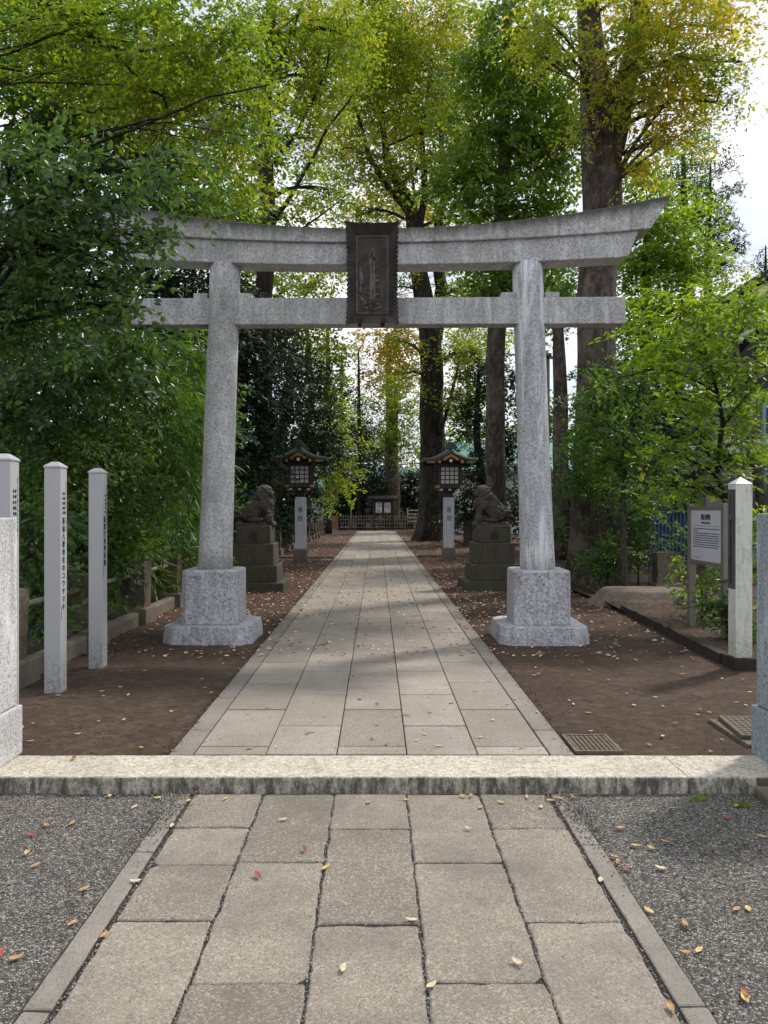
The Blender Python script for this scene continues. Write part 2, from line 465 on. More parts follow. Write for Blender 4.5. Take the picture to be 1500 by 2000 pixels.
M['glass'] = plain('dark_glass', (0.02, 0.024, 0.03), 0.1, 0, 0.1)
M['tile_roof'] = plain('grey_roof_tiles', (0.055, 0.058, 0.065), 0.5, 0, 0.3, 6)
M['trim'] = plain('white_trim', (0.60, 0.63, 0.64), 0.5)
M['bluepipe'] = plain('blue_grey_pipe', (0.16, 0.26, 0.33), 0.4)
M['teal'] = plain('teal_roof', (0.13, 0.30, 0.27), 0.5, 0, 0.15)
M['bamboo'] = plain('dry_bamboo', (0.24, 0.20, 0.15), 0.6, 0, 0.3)
M['reed'] = plain('red_brown_reed', (0.22, 0.09, 0.05), 0.8, 0, 0.3)
M['pole'] = plain('grey_pole', (0.10, 0.095, 0.09), 0.5, 0.2)
M['pipe'] = plain('fence_pipe', (0.22, 0.205, 0.175), 0.7, 0, 0.2)

for nm, c in (('fl_pale', (0.60, 0.49, 0.34)), ('fl_tan', (0.44, 0.25, 0.12)), ('fl_red', (0.34, 0.075, 0.05)), ('fl_yellow', (0.55, 0.40, 0.15))):
    M[nm] = plain(nm.replace('fl_', 'fallen_leaf_'), c, 0.6, 0, 0.25, 40)

# ------------------------------------------------------------------ camera, sun, sky
cam = bpy.data.objects.new('camera', bpy.data.cameras.new('camera'))
COL.objects.link(cam)
SC.camera = cam
cam.location = (0, 0, CAM_Z)
cam.rotation_euler = (PI / 2, 0, 0)
cd = cam.data
cd.sensor_fit = 'HORIZONTAL'; cd.sensor_width = 36; cd.lens = 36 * F / 1500
cd.shift_x = 14 / 1500; cd.shift_y = -8 / 1500
cd.clip_start = 0.05; cd.clip_end = 3000

SUN_EL = math.radians(50)
SUN_AZ = math.radians(52)      # from +Y towards +X
sdir = Vector((math.sin(SUN_AZ) * math.cos(SUN_EL), math.cos(SUN_AZ) * math.cos(SUN_EL), math.sin(SUN_EL)))
sun = bpy.data.objects.new('sun', bpy.data.lights.new('sun', 'SUN'))
COL.objects.link(sun)
sun.rotation_euler = sdir.to_track_quat('Z', 'Y').to_euler()
sun.data.energy = 2.3; sun.data.angle = math.radians(5); sun.data.color = (1.0, 0.93, 0.82)

w = bpy.data.worlds.new('World'); SC.world = w; w.use_nodes = True
wt = w.node_tree; wt.nodes.clear()
wo = wt.nodes.new('ShaderNodeOutputWorld'); bg = wt.nodes.new('ShaderNodeBackground')
sky = wt.nodes.new('ShaderNodeTexSky'); sky.sky_type = 'NISHITA'; sky.sun_disc = False
sky.sun_elevation = SUN_EL; sky.sun_rotation = SUN_AZ; sky.air_density = 1.0; sky.dust_density = 2.0
tc = wt.nodes.new('ShaderNodeTexCoord'); mp = wt.nodes.new('ShaderNodeMapping'); mp.inputs['Scale'].default_value = (1, 1, 2.6)
cn = wt.nodes.new('ShaderNodeTexNoise'); cn.inputs['Scale'].default_value = 2.2; cn.inputs['Detail'].default_value = 7; cn.inputs['Roughness'].default_value = 0.55
cr = wt.nodes.new('ShaderNodeValToRGB'); cr.color_ramp.elements[0].position = 0.36; cr.color_ramp.elements[1].position = 0.60
cr.color_ramp.elements[0].color = (0.72, 0.72, 0.72, 1)
mx = wt.nodes.new('ShaderNodeMix'); mx.data_type = 'RGBA'
mx.inputs[7].default_value = (7.3, 7.5, 7.9, 1)
wt.links.new(tc.outputs['Generated'], mp.inputs[0]); wt.links.new(mp.outputs[0], cn.inputs['Vector'])
wt.links.new(cn.outputs[0], cr.inputs[0]); wt.links.new(cr.outputs[0], mx.inputs[0])
cn2 = wt.nodes.new('ShaderNodeTexNoise'); cn2.inputs['Scale'].default_value = 3.4; cn2.inputs['Detail'].default_value = 6
cr2 = wt.nodes.new('ShaderNodeValToRGB'); cr2.color_ramp.elements[0].position = 0.4; cr2.color_ramp.elements[1].position = 0.62
cr2.color_ramp.elements[0].color = (0.62, 0.68, 0.77, 1); cr2.color_ramp.elements[1].color = (1, 1, 1, 1)
ms = wt.nodes.new('ShaderNodeMix'); ms.data_type = 'RGBA'; ms.blend_type = 'MULTIPLY'; ms.inputs[0].default_value = 1.0; ms.inputs[7].default_value = (8.6, 8.6, 8.6, 1)
wt.links.new(mp.outputs[0], cn2.inputs['Vector']); wt.links.new(cn2.outputs[0], cr2.inputs[0]); wt.links.new(cr2.outputs[0], ms.inputs[6]); wt.links.new(ms.outputs[2], mx.inputs[7])
wt.links.new(sky.outputs[0], mx.inputs[6]); wt.links.new(mx.outputs[2], bg.inputs[0])
bg.inputs[1].default_value = 0.11
wt.links.new(bg.outputs[0], wo.inputs[0])
SC.view_settings.view_transform = 'Standard'; SC.view_settings.look = 'None'
SC.view_settings.exposure = 0.5; SC.view_settings.gamma = 1.0
cy = SC.cycles
cy.max_bounces = 6; cy.diffuse_bounces = 4; cy.glossy_bounces = 2; cy.transmission_bounces = 4; cy.transparent_max_bounces = 4
cy.use_denoising = True
cy.sample_clamp_indirect = 6
cy.caustics_reflective = False; cy.caustics_refractive = False


# ------------------------------------------------------------------ ground
def grid_sheet(name, x0, x1, y0, y1, z, nx, ny, mat, amp=0.01, sc=1.5, edge=None):
    mb = MB(); vs = []
    for j in range(ny + 1):
        for i in range(nx + 1):
            x = x0 + (x1 - x0) * i / nx; y = y0 + (y1 - y0) * j / ny
            h = noise.noise((x * sc, y * sc, 3.1)) * amp + noise.noise((x * sc * 4, y * sc * 4, 8.1)) * amp * 0.3
            if edge:
                h *= edge(x, y)
            vs.append((x, y, z + h))
    fs = [(j * (nx + 1) + i, j * (nx + 1) + i + 1, (j + 1) * (nx + 1) + i + 1, (j + 1) * (nx + 1) + i) for j in range(ny) for i in range(nx)]
    mb.add(vs, fs, True)
    o = mb.build(name, mat, fix=False)
    return tag(o, kind='structure')


tag(MB().box(-400, 400, -300, 900, -0.6, -0.02).build('ground', M['soil']), 'wide bare ground stretching beyond the shrine grove', kind='structure')
tag(MB().box(-30, 30, -12, 4.40, -0.019, -0.004).build('gravel_ground', M['gravel']), kind='structure')
tag(MB().box(-60, 60, 4.42, 120, -0.015, G - 0.022).build('soil_base', M['soil']), kind='structure')
grid_sheet('soil_ground', -6.0, 7.0, 4.40, 60, G, 110, 460, M['soil'], 0.014, 1.1, lambda x, y: min(1, abs(y - 4.4) * 2) * (0.4 if abs(x) < 1.5 else 1))


def slab(mb, x0, x1, y0, y1, z, th=0.05, wob=0.004, rnd=0.012, inset=0.006, tilt=0.0, lower=None):
    """one paving slab with uneven edges and worn corners"""
    pts = []
    nx = max(3, int((x1 - x0) / 0.05)) if wob > 0.002 else 1
    ny = max(3, int((y1 - y0) / 0.05)) if wob > 0.002 else 1
    cx, cyy = (x0 + x1) / 2, (y0 + y1) / 2
    sd = random.uniform(0, 100)
    cr_ = [rnd * random.uniform(0.5, 1.6) for _ in range(4)]
    if wob > 0.002 and random.random() < 0.3:
        cr_[random.randrange(4)] *= 3.5
    cor = [(x0, y0), (x1, y0), (x1, y1), (x0, y1)]
    for k in range(4):
        ax, ay = cor[k]; bx, by = cor[(k + 1) % 4]
        L = math.hypot(bx - ax, by - ay); ux, uy = (bx - ax) / L, (by - ay) / L
        n = (nx if k % 2 == 0 else ny)
        s0, s1 = cr_[k], L - cr_[(k + 1) % 4]
        for i in range(n + 1):
            s = s0 + (s1 - s0) * i / n
            o = noise.noise((s * 14 + k * 9, sd, 0.3)) * wob * 1.6
            pts.append((ax + ux * s - uy * o, ay + uy * s + ux * o))
    tx, ty = random.uniform(-tilt, tilt), random.uniform(-tilt, tilt)

    def zz(p):
        return z + (p[0] - cx) * tx + (p[1] - cyy) * ty
    ins = lambda p, d: (p[0] + (cx - p[0]) / abs(cx - p[0] + 1e-9) * d if abs(cx - p[0]) > d else p[0],
                        p[1] + (cyy - p[1]) / abs(cyy - p[1] + 1e-9) * d if abs(cyy - p[1]) > d else p[1])
    r0 = [(p[0], p[1], z - th) for p in pts]
    r1 = [(p[0], p[1], zz(p) - inset * 0.8) for p in pts]
    r2 = []
    for p in pts:
        q = ins(p, inset); r2.append((q[0], q[1], zz(q)))
    mb.loft([r0, r1, r2])


# far path (inside the gate)
jx = [-1.09, -0.661, -0.239, 0.178, 0.60, 1.027]
mb = MB(); mbe = MB()
PZ = 0.087
for c in range(5):
    y = 4.555
    nxt = 4.716 if c % 2 == 0 else 5.16
    while y < 48.4:
        gap = 0.007; gy = 0.018
        slab(mb, jx[c] + gap / 2, jx[c + 1] - gap / 2, y + gy / 2, min(nxt, 48.6) - gy / 2, PZ + random.uniform(-0.0015, 0.0015), 0.03, 0.0, 0.003, 0.004, 0.002)
        y = nxt; nxt += 0.86
tag(mb.build('path', M['paver_far'], fix=False), kind='structure')
for x0, x1 in ((-1.235, -1.097), (1.034, 1.172)):
    y = 4.555; nxt = 5.07
    while y < 48.4:
        slab(mbe, x0, x1, y + 0.007, min(nxt, 48.6) - 0.007, PZ - 0.002, 0.03, 0.0, 0.003, 0.004, 0.002)
        y = nxt; nxt += 0.86
tag(mbe.build('path_border', M['paver_edge'], fix=False), kind='structure')
tag(MB().box(-1.245, 1.182, 4.52, 48.62, 0.0, PZ - 0.012).build('path_bed', M['joint']), kind='structure')
mb = MB()
for k in range(34):
    x = -12 + k * 0.72
    slab(mb, x, x + 0.71, 48.68, 49.6, PZ - 0.002, 0.03, 0.0, 0.003, 0.004, 0.001)
tag(mb.build('cross_path', M['paver_far'], fix=False), kind='structure')

# near path (outside the gate)
nx_ = [-0.985, -0.612, -0.228, 0.160, 0.552, 0.918]
rows = [[4.15, 3.72, 3.33, 2.88, 2.04, 1.2], [4.15, 3.355, 2.495, 1.64, 0.8], [4.15, 3.70, 2.85, 1.99, 1.1], [4.15, 3.35, 2.50, 1.64, 0.8], [4.15, 3.70, 2.87, 2.02, 1.1]]
mb = MB(); mbe = MB()
for c in range(5):
    for a, b in zip(rows[c][1:], rows[c][:-1]):
        g = 0.009
        slab(mb, nx_[c] + g / 2, nx_[c + 1] - g / 2, a + g / 2, b - g / 2, 0.004 + random.uniform(-0.003, 0.003), 0.04, 0.006, 0.007, 0.006, 0.006)
tag(mb.build('near_path', M['paver_near'], fix=False), kind='structure')
for (x0, x1), ys in (((-1.09, -1.003), [4.15, 3.45, 2.36, 1.5, 0.8]), ((0.936, 1.022), [4.15, 3.52, 2.38, 1.5, 0.8])):
    for a, b in zip(ys[1:], ys[:-1]):
        slab(mbe, x0, x1, a + 0.004, b - 0.004, 0.006, 0.04, 0.0025, 0.004, 0.004, 0.002)
tag(mbe.build('near_path_border', M['paver_edge'], fix=False), kind='structure')
tag(MB().box(-1.10, 1.03, 0.5, 4.165, -0.018, -0.0035).build('near_path_bed', M['joint']), kind='structure')

# gravel grains spilling over slabs and joints
mb = MB()


def grain(x, y, z, s):
    v = [(s * random.uniform(.7, 1.2), 0, 0), (0, s * random.uniform(.6, 1.1), 0), (-s * random.uniform(.7, 1.1), 0, 0), (0, -s * random.uniform(.6, 1.2), 0), (0, 0, s * .7), (0, 0, -s * .5)]
    a = random.uniform(0, 6.28); ca, sa = math.cos(a), math.sin(a)
    v = [(x + p[0] * ca - p[1] * sa, y + p[0] * sa + p[1] * ca, z + p[2]) for p in v]
    mb.add(v, [(0, 1, 4), (1, 2, 4), (2, 3, 4), (3, 0, 4), (1, 0, 5), (2, 1, 5), (3, 2, 5), (0, 3, 5)])


for i in range(9000):
    x = random.uniform(-3.2, 3.2); y = 2.0 + 2.15 * random.random()
    if -1.08 < x < 1.01:
        continue
    grain(x, y, 0.0, random.uniform(0.003, 0.0065))
for sx, x0 in ((-1, -1.05), (1, 0.98)):          # spill over the border near the kerb
    for i in range(1500):
        y = 4.15 - abs(random.gauss(0, 0.32)); x = x0 + sx * (0.10 - abs(random.gauss(0, 0.075)))
        if y < 3.0: continue
        grain(x, y, 0.010, random.uniform(0.003, 0.006))
for xx in nx_:
    for i in range(700):
        grain(xx + random.gauss(0, 0.006), random.uniform(2.2, 4.15), 0.0, random.uniform(0.0022, 0.005))
for c in range(5):
    for yy in rows[c][1:4]:
        for i in range(50):
            grain(random.uniform(nx_[c], nx_[c + 1]), yy + random.gauss(0, 0.005), 0.0, random.uniform(0.002, 0.004))
tag(mb.build('gravel', M['grain'], fix=False), 'loose gravel grains spilled over the paving joints', 'gravel', kind='stuff')


# kerb stones
def kerbstone(x0, x1, y0, y1, z, label, sd):
    n = max(6, int((x1 - x0) / 0.06))
    rings = []
    for i in range(n + 1):
        x = x0 + (x1 - x0) * i / n
        w1 = noise.noise((x * 9, sd, 0)) * 0.004; w2 = noise.noise((x * 7, sd, 5)) * 0.003
        e = 0.012
        rings.append([(x, y0 + w1, -0.01), (x, y0 + w1, z - e), (x, y0 + e * 0.35 + w1, z - e * 0.3), (x, y0 + e + w1, z + w2), (x, y1, z + w2), (x, y1, -0.01)])
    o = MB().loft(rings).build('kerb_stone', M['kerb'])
    return tag(o, label, 'kerb stone', 'kerb stones of the entrance step')


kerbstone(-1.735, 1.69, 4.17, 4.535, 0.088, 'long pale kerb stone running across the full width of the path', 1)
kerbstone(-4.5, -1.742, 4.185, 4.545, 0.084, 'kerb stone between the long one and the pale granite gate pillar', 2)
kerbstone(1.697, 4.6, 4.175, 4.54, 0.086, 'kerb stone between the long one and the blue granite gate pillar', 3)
tag(MB().box(2.03, 3.2, 3.82, 4.14, -0.01, 0.055).build('step_stone', M['fence_stone'], bevel=0.012), 'dark low stone block against the kerb under the blue pillar', 'stone block')


# ------------------------------------------------------------------ torii gate
TD = 8.73
tor = empty('torii_gate', (-0.01, TD, 0), 'tall grey granite shrine gate with curved top beam over the path', 'torii gate', rz=math.radians(-0.7))


def curve_beam(name, X1t, X1b, zt, zb, kt, kb, yh, top_over=0.0, n=40, mat=None, flare=0.0):
    """beam whose top rises to the ends; X1t/X1b = half lengths at top/bottom edge"""
    mbm = MB(); rings = []
    for i in range(n + 1):
        s = -1 + 2 * i / n
        xt, xb = s * X1t, s * X1b
        z_t = zt + kt * xt * xt; z_b = zb + kb * xb * xb
        xm = (xt + xb) / 2
        rings.append([(xb, -yh, z_b), (xt, -yh - top_over, z_t - flare), (xt, 0, z_t), (xt, yh + top_over, z_t - flare), (xb, yh, z_b)])
    return mbm.loft(rings).build(name, mat or M['torii'], tor, bevel=0.008)


curve_beam('lower_lintel', 2.955, 2.80, 4.503, 4.27, 0.0215, 0.0098, 0.15)
curve_beam('top_lintel', 3.27, 3.05, 4.665, 4.507, 0.0335, 0.0150, 0.19, 0.02, flare=0.012, mat=M['torii_top'])
MB().box(-2.78, 2.80, -0.10, 0.10, 3.615, 3.915).build('tie_beam', M['torii'], tor, bevel=0.008)
for s in (-1, 1):
    xb, xt = s * 1.835, s * 1.715
    n = 32; rings = []
    for i in range(15):
        u = i / 14; z = 0.80 + (4.31 - 0.80) * u
        r = 0.195 - 0.022 * u - 0.008 * math.sin(u * PI) + (0.006 if u < 0.02 else 0)
        rings.append([(xb + (xt - xb) * u + r * math.cos(2 * PI * k / n), r * math.sin(2 * PI * k / n), z) for k in range(n)])
    MB().loft(rings, True).build('pillar', M['torii'] if s < 0 else M['torii_wash'], tor)
    c = 0.055; h = 0.312

    def octo(h, c, z, x=xb):
        return [(x - h + c, -h, z), (x + h - c, -h, z), (x + h, -h + c, z), (x + h, h - c, z), (x + h - c, h, z), (x - h + c, h, z), (x - h, h - c, z), (x - h, -h + c, z)]
    MB().loft([octo(h, c, 0.266), octo(h - 0.004, c, 0.845), octo(h - 0.02, c, 0.862)]).build('pedestal_block', M['pedestal'], tor, bevel=0.006)
    h2 = 0.495
    MB().loft([octo(h2, 0.13, 0.02), octo(h2 - 0.010, 0.125, 0.16), octo(h2 - 0.022, 0.12, 0.258), octo(h2 - 0.03, 0.115, 0.264)]).build('plinth', M['pedestal'], tor, bevel=0.006)
    for q in (-1, 1):
        xa = s * 1.735 + q * 0.17; xc = s * 1.735 + q * 0.325
        MB().box(min(xa, xc), max(xa, xc), -0.085, 0.085, 3.918, 3.975).build('wedge', M['torii'], tor, bevel=0.005)

# ------------------------------------------------------------------ bronze name tablet
tab = empty('name_tablet', (-0.05, TD - 0.20, 3.60), 'dark weathered bronze tablet with scalloped frame hung on the stone gate', 'tablet')
tab.rotation_euler = (math.radians(7), 0, 0)
W2, H2 = 0.275, 1.05
# frame: four splayed boards with scalloped outer edge
fr = MB()


def scallop(L, n, amp, cusp=True):
    out = []
    for i in range(n * 6 + 1):
        u = i / (n * 6)
        out.append((u * L, amp * (abs(math.sin(u * n * PI)) - 0.5)))
    return out


def quad_strip(a, b, th):
    """a: outer polyline, b: inner polyline, same length -> thick strip"""
    rings = []
    for p, q in zip(a, b):
        d = Vector((0, th, 0))
        rings.append([Vector(p), Vector(q), Vector(q) + d, Vector(p) + d])
    fr.loft(rings)


nseg = 220
out_f, in_f = [], []
for s in (-1, 1):
    a, b = [], []
    for i in range(nseg + 1):
        u = i / nseg
        z = -0.022 + (H2 + 0.044) * u
        sc_ = 0.016 * abs(math.sin(u * PI * 22)) - 0.010
        wide = W2 + 0.018 * (abs(2 * u - 1) ** 3)
        a.append((s * (wide + sc_), -0.10, z))
        b.append((s * (W2 - 0.085), -0.02, 0.085 + (H2 - 0.19) * u))
    quad_strip(a, b, 0.03)
for z0, zi, sg in ((0.0, 0.085, -1), (H2, H2 - 0.105, 1)):
    a, b = [], []
    for i in range(49):
        u = i / 48
        x = -W2 - 0.018 + (2 * W2 + 0.036) * u
        e = 0.005 * abs(math.sin(u * PI * 9)) + 0.022 * abs(2 * u - 1) ** 3
        a.append((x, -0.1005, z0 + sg * e))
        b.append((-(W2 - 0.085) + 2 * (W2 - 0.085) * u, -0.02, zi))
    quad_strip(a, b, 0.03)
fr.build('frame', M['bronze'], tab)
MB().box(-W2 + 0.08, W2 - 0.08, -0.020, 0.03, 0.08, H2 - 0.10).build('panel', M['bronze'], tab)
fm = MB()
wI = W2 - 0.10
for x0, x1, z0, z1 in ((-wI, -wI + 0.012, 0.10, H2 - 0.12), (wI - 0.012, wI, 0.10, H2 - 0.12), (-wI + 0.012, wI - 0.012, 0.10, 0.112), (-wI + 0.012, wI - 0.012, H2 - 0.132, H2 - 0.12)):
    fm.box(x0, x1, -0.032, -0.019, z0, z1)
fm.build('inner_rim', M['bronze_hi'], tab)
# worn carved relief: a column of brush strokes
rl = MB(); random.seed(5)
strokes = [((0.00, .80), (-.045, .70), .020), ((.005, .80), (.03, .70), .018), ((0.03, .70), (.065, .66), .01), ((-.02, .70), (-.015, .16), .030), ((.015, .66), (.02, .20), .028), ((-.05, .60), (.055, .585), .014),
           ((-.045, .52), (.06, .50), .016), ((-.04, .44), (.065, .45), .018), ((-.05, .36), (.06, .38), .018), ((-.075, .32), (.09, .30), .014), ((-.04, .26), (.05, .25), .022),
           ((-.13, .60), (-.125, .32), .018), ((-.115, .56), (-.10, .40), .014), ((-.13, .28), (-.07, .20), .016), ((.10, .40), (.105, .22), .012), ((-.09, .17), (.0, .145), .014), ((.0, .145), (.11, .175), .012),
           ((-.06, .22), (.08, .20), .015), ((-.12, .24), (-.09, .16), .012)]
for (x0, z0), (x1, z1), r in strokes:
    pts = []
    for i in range(6):
        u = i / 5
        pts.append((x0 + (x1 - x0) * u + random.uniform(-.006, .006), -0.020, z0 + (z1 - z0) * u + random.uniform(-.005, .005)))
    rl.tube(pts, [r * random.uniform(.6, 1.1) for _ in pts], 7)
rl.build('carved_relief', M['bronze_hi'], tab)
for x in (-0.135, 0.125):
    MB().box(x - 0.02, x + 0.02, -0.10, -0.05, 0.0, 0.055).box(x - 0.014, x + 0.014, -0.075, -0.060, -0.03, 0.0).build('hook', M['rust'], tab, bevel=0.004)
# rust runs below the hooks: thin iron straps on the beam
for x in (-0.185, 0.075):
    MB().box(x - 0.017, x + 0.017, -0.106, -0.101, 3.618, 3.75).box(x - 0.017, x + 0.017, -0.106, 0.02, 3.606, 3.613).build('iron_strap', M['rust'], tor)


# ------------------------------------------------------------------ writing
def text_mesh(name, body, size, mat, parent, loc, rot, vertical=False, space=1.05, wide=1.0, offset=0.004):
    c = bpy.data.curves.new(name, 'FONT')
    c.body = '\n'.join(body) if vertical else body
    c.size = size; c.align_x = 'CENTER'; c.align_y = 'TOP'; c.space_line = space; c.offset = offset * size * 2; c.extrude = 0.0008
    o = bpy.data.objects.new(name + '_tmp', c); COL.objects.link(o)
    dg = bpy.context.evaluated_depsgraph_get()
    me = bpy.data.meshes.new_from_object(o.evaluated_get(dg))
    bpy.data.objects.remove(o)
    me.name = name; me.materials.clear(); me.materials.append(mat)
    ob = bpy.data.objects.new(name, me); COL.objects.link(ob)
    ob.parent = parent; ob.location = loc; ob.rotation_euler = rot; ob.scale = (wide, 1, 1)
    return ob


def tiny_lines(name, rects, mat, parent, loc, rot, z=0.0008):
    """rows of print too small to read: short dashes; rects = (x, y, w, h)"""
    m_ = MB()
    for x, y, w_, h in rects:
        m_.box(x, x + w_, y, y + h, 0.0, z)
    o = m_.build(name, mat, parent)
    o.location = loc; o.rotation_euler = rot
    return o


RP = (PI / 2, 0, PI / 2)      # on a face turned to +X
RM = (PI / 2, 0, -PI / 2)     # on a face turned to -X


def sign_post(px_front_right, D, s, ztop, label, main, small, main_top, msize):
    xr = (px_front_right - HX) * D / F
    e = empty('marker_post', (xr - s / 2, D + s / 2, G - 0.01), label, 'marker post', 'pale square marker posts beside the stone fence')
    h = ztop - G - 0.045
    hs = s / 2
    MB().box(-hs, hs, -hs, hs, 0, h).build('shaft', M['post_paint'], e, bevel=0.004)
    c = hs + 0.006
    MB().loft([[(-c, -c, h), (c, -c, h), (c, c, h), (-c, c, h)], [(-c, -c, h + 0.015), (c, -c, h + 0.015), (c, c, h + 0.015), (-c, c, h + 0.015)],
               [(-c * .35, -c * .35, h + 0.05), (c * .35, -c * .35, h + 0.05), (c * .35, c * .35, h + 0.05), (-c * .35, c * .35, h + 0.05)]]).build('cap', M['post_paint'], e, bevel=0.003)
    top = h - main_top
    text_mesh('lettering', main, msize, M['black'], e, (hs + 0.0015, -0.005, top), RP, True, 1.08, 0.85, 0.01)
    if small:
        k = 0.024
        for q, wd in enumerate(small):
            text_mesh('lettering', wd, k, M['black'], e, (hs + 0.0015, 0.012 - q * 0.028, h - main_top + 0.205), RP, True, 1.6, 1.0, 0.01)
    rr = random.Random(len(main))
    rects = []; y = -0.12
    while y > -0.52:
        hh = rr.uniform(0.006, 0.02); rects.append((0.038, y, 0.008, hh)); y -= hh + rr.uniform(0.002, 0.012)
    y = -main_top - len(main) * msize * 1.0 - 0.02
    for q in range(9):
        rects.append((-0.05, y - q * 0.013, 0.008, 0.009))
    tiny_lines('lettering', rects, M['black'], e, (hs + 0.0005, 0, h), RP)
    return e


sign_post(20, 5.19, 0.13, 1.925, 'white marker post standing directly behind the pale granite gate pillar', '延宝七年庚申塔', ('有形文化財', '杉並区指定'), 0.40, 0.062)
sign_post(118, 6.12, 0.13, 1.925, 'white marker post with long vertical lettering, middle of the three beside the fence', '荻窪八幡神社のコウヤマキ', ('天然記念物', '杉並区指定'), 0.40, 0.058)
sign_post(200, 7.07, 0.128, 1.925, 'white marker post with grimy foot, the one farthest from the granite pillar', '板絵着色神楽図', ('有形文化財',), 0.40, 0.062)

# worn cream post on its block
e = empty('worn_marker_post', (3.34, 7.06, G), 'worn cream marker post with grey name plate beside the notice sign', 'marker post')
MB().box(-0.10, 0.16, -0.11, 0.16, -0.03, 0.115).build('base_block', M['darkstrip'], e, bevel=0.01)
hs = 0.076; zt = 1.70
MB().box(-hs, hs, -hs, hs, 0.115, zt).build('shaft', M['post_worn'], e, bevel=0.004)
MB().loft([[(-hs - .003, -hs - .003, zt), (hs + .003, -hs - .003, zt), (hs + .003, hs + .003, zt), (-hs - .003, hs + .003, zt)], [(-.002, -.002, zt + 0.065), (.002, -.002, zt + 0.065), (.002, .002, zt + 0.065), (-.002, .002, zt + 0.065)]]).build('cap', M['post_worn'], e)
MB().box(-hs - 0.004, -hs + 0.001, -hs + 0.004, hs - 0.004, 0.74, zt - 0.05).build('name_plate', M['darkpanel'], e)
text_mesh('lettering', '慶安年銘荻窪八幡神社文書', 0.050, M['black'], e, (-hs - 0.006, 0.012, 1.37), RM, True, 0.98, 0.8, 0.01)
text_mesh('lettering', '杉並区文化財', 0.020, M['black'], e, (-hs - 0.006, 0.02, 1.60), RM, True, 1.6, 1.0, 0.01)
rr = random.Random(3); rects = []
y = 1.62
while y > 1.15:
    hh = rr.uniform(0.008, 0.02); rects.append((0.042, y, 0.010, hh)); y -= hh + rr.uniform(0.003, 0.012)
y = 1.02
while y > 0.80:
    rects.append((-0.062, y, 0.010, 0.014)); y -= 0.024
tiny_lines('lettering', rects, M['black'], e, (-hs - 0.0045, 0, 0), RM)

# information sign, parallel to the path
e = empty('information_sign', (3.77, 8.75, 0.10), 'white information board in brown metal frame on two posts', 'sign')
for y in (-0.45, 0.45):
    MB().box(-0.04, 0.04, y - 0.035, y + 0.035, -0.05, 1.50).build('post', M['metal_grey'], e, bevel=0.004)
for za, zb in ((1.425, 1.465), (0.80, 0.84)):
    MB().box(-0.03, 0.02, -0.413, 0.413, za, zb).build('frame_rail', M['metal_grey'], e, bevel=0.003)
MB().box(-0.022, 0.016, -0.413, 0.413, 0.842, 1.423).build('board', M['board'], e)
text_mesh('lettering', '荻窪八幡神社', 0.070, M['black'], e, (-0.024, 0.0, 1.375), RM, False, 1, 0.62, 0.012)
text_mesh('lettering', 'Ogikubo Hachiman Shrine', 0.030, M['black'], e, (-0.024, 0.0, 1.295), RM, False, 1, 0.75)
rr = random.Random(9); rects = [(-0.34, 1.243, 0.68, 0.003)]
for r_, (xa, xb_) in enumerate(((-.33, .35), (-.35, -.22), (-.33, .35), (-.35, .35), (-.35, .35), (-.35, .35), (-.35, .33), (-.33, .35), (-.35, .31))):
    x = xa; y = 1.205 - r_ * 0.026
    while x < xb_:
        ww = rr.uniform(0.008, 0.035); rects.append((x, y, min(ww, xb_ - x), 0.010)); x += ww + rr.uniform(0.003, 0.010)
rects += [(-.35, .87, .06, .008), (-.26, .87, .09, .008)]
tiny_lines('lettering', rects, M['black'], e, (-0.0225, 0, 0), RM)


# ------------------------------------------------------------------ granite gate pillars
def gate_pillar(x_in, sgn, mat, label, ztop):
    e_ = empty('gate_pillar', (x_in, 4.10, 0.085), label, 'gate pillar', 'granite pillars at the entrance step')
    w_ = 0.50
    a, b = (0, sgn * w_)
    o = MB().box(min(a, b), max(a, b), 0.02, 0.48, 0.292, ztop - 0.085).build('shaft', mat, e_, bevel=0.008)
    a, b = (-sgn * 0.022, sgn * (w_ + 0.022))
    MB().box(min(a, b), max(a, b), 0.0, 0.50, 0.0, 0.288).build('base_block', mat, e_, bevel=0.006)


gate_pillar(-2.143, -1, M['gate_white'], 'pale speckled granite gate pillar in front of the white marker posts', 1.492)
gate_pillar(2.262, 1, M['gate_blue'], 'bluish granite gate pillar near the worn cream post', 1.517)

# ------------------------------------------------------------------ drain covers
e = empty('drain_grate', (1.335, 4.78, 0.088), 'cast iron drain grate set in the soil beside the path edge', 'drain grate')
m_ = MB(); m_.box(-0.145, 0.145, -0.175, -0.155, -0.03, 0.004).box(-0.145, 0.145, 0.155, 0.175, -0.03, 0.004).box(-0.145, -0.125, -0.155, 0.155, -0.03, 0.004).box(0.125, 0.145, -0.155, 0.155, -0.03, 0.004)
m_.build('frame', M['lid'], e)
m_ = MB()
for i in range(9):
    x = -0.118 + i * 0.0285; m_.box(x, x + 0.012, -0.153, 0.153, -0.02, 0.0)
for j in range(11):
    y = -0.148 + j * 0.0285; m_.box(-0.123, 0.123, y, y + 0.010, -0.018, -0.003)
m_.build('bars', M['lid'], e)
MB().box(-0.123, 0.123, -0.153, 0.153, -0.04, -0.03).build('pit', M['joint'], e)
e = empty('manhole_cover', (2.62, 5.0, 0.08), 'square rough lid resting askew on its frame beside the blue pillar', 'manhole cover')
MB().box(-0.33, 0.40, -0.27, 0.31, -0.03, 0.012).build('frame', M['slab_stone'], e, bevel=0.005)
o = MB().box(-0.30, 0.36, -0.20, 0.27, 0.014, 0.040).build('cover', M['lid'], e, bevel=0.004)
o.rotation_euler = (0, 0, math.radians(-7))
m_ = MB()
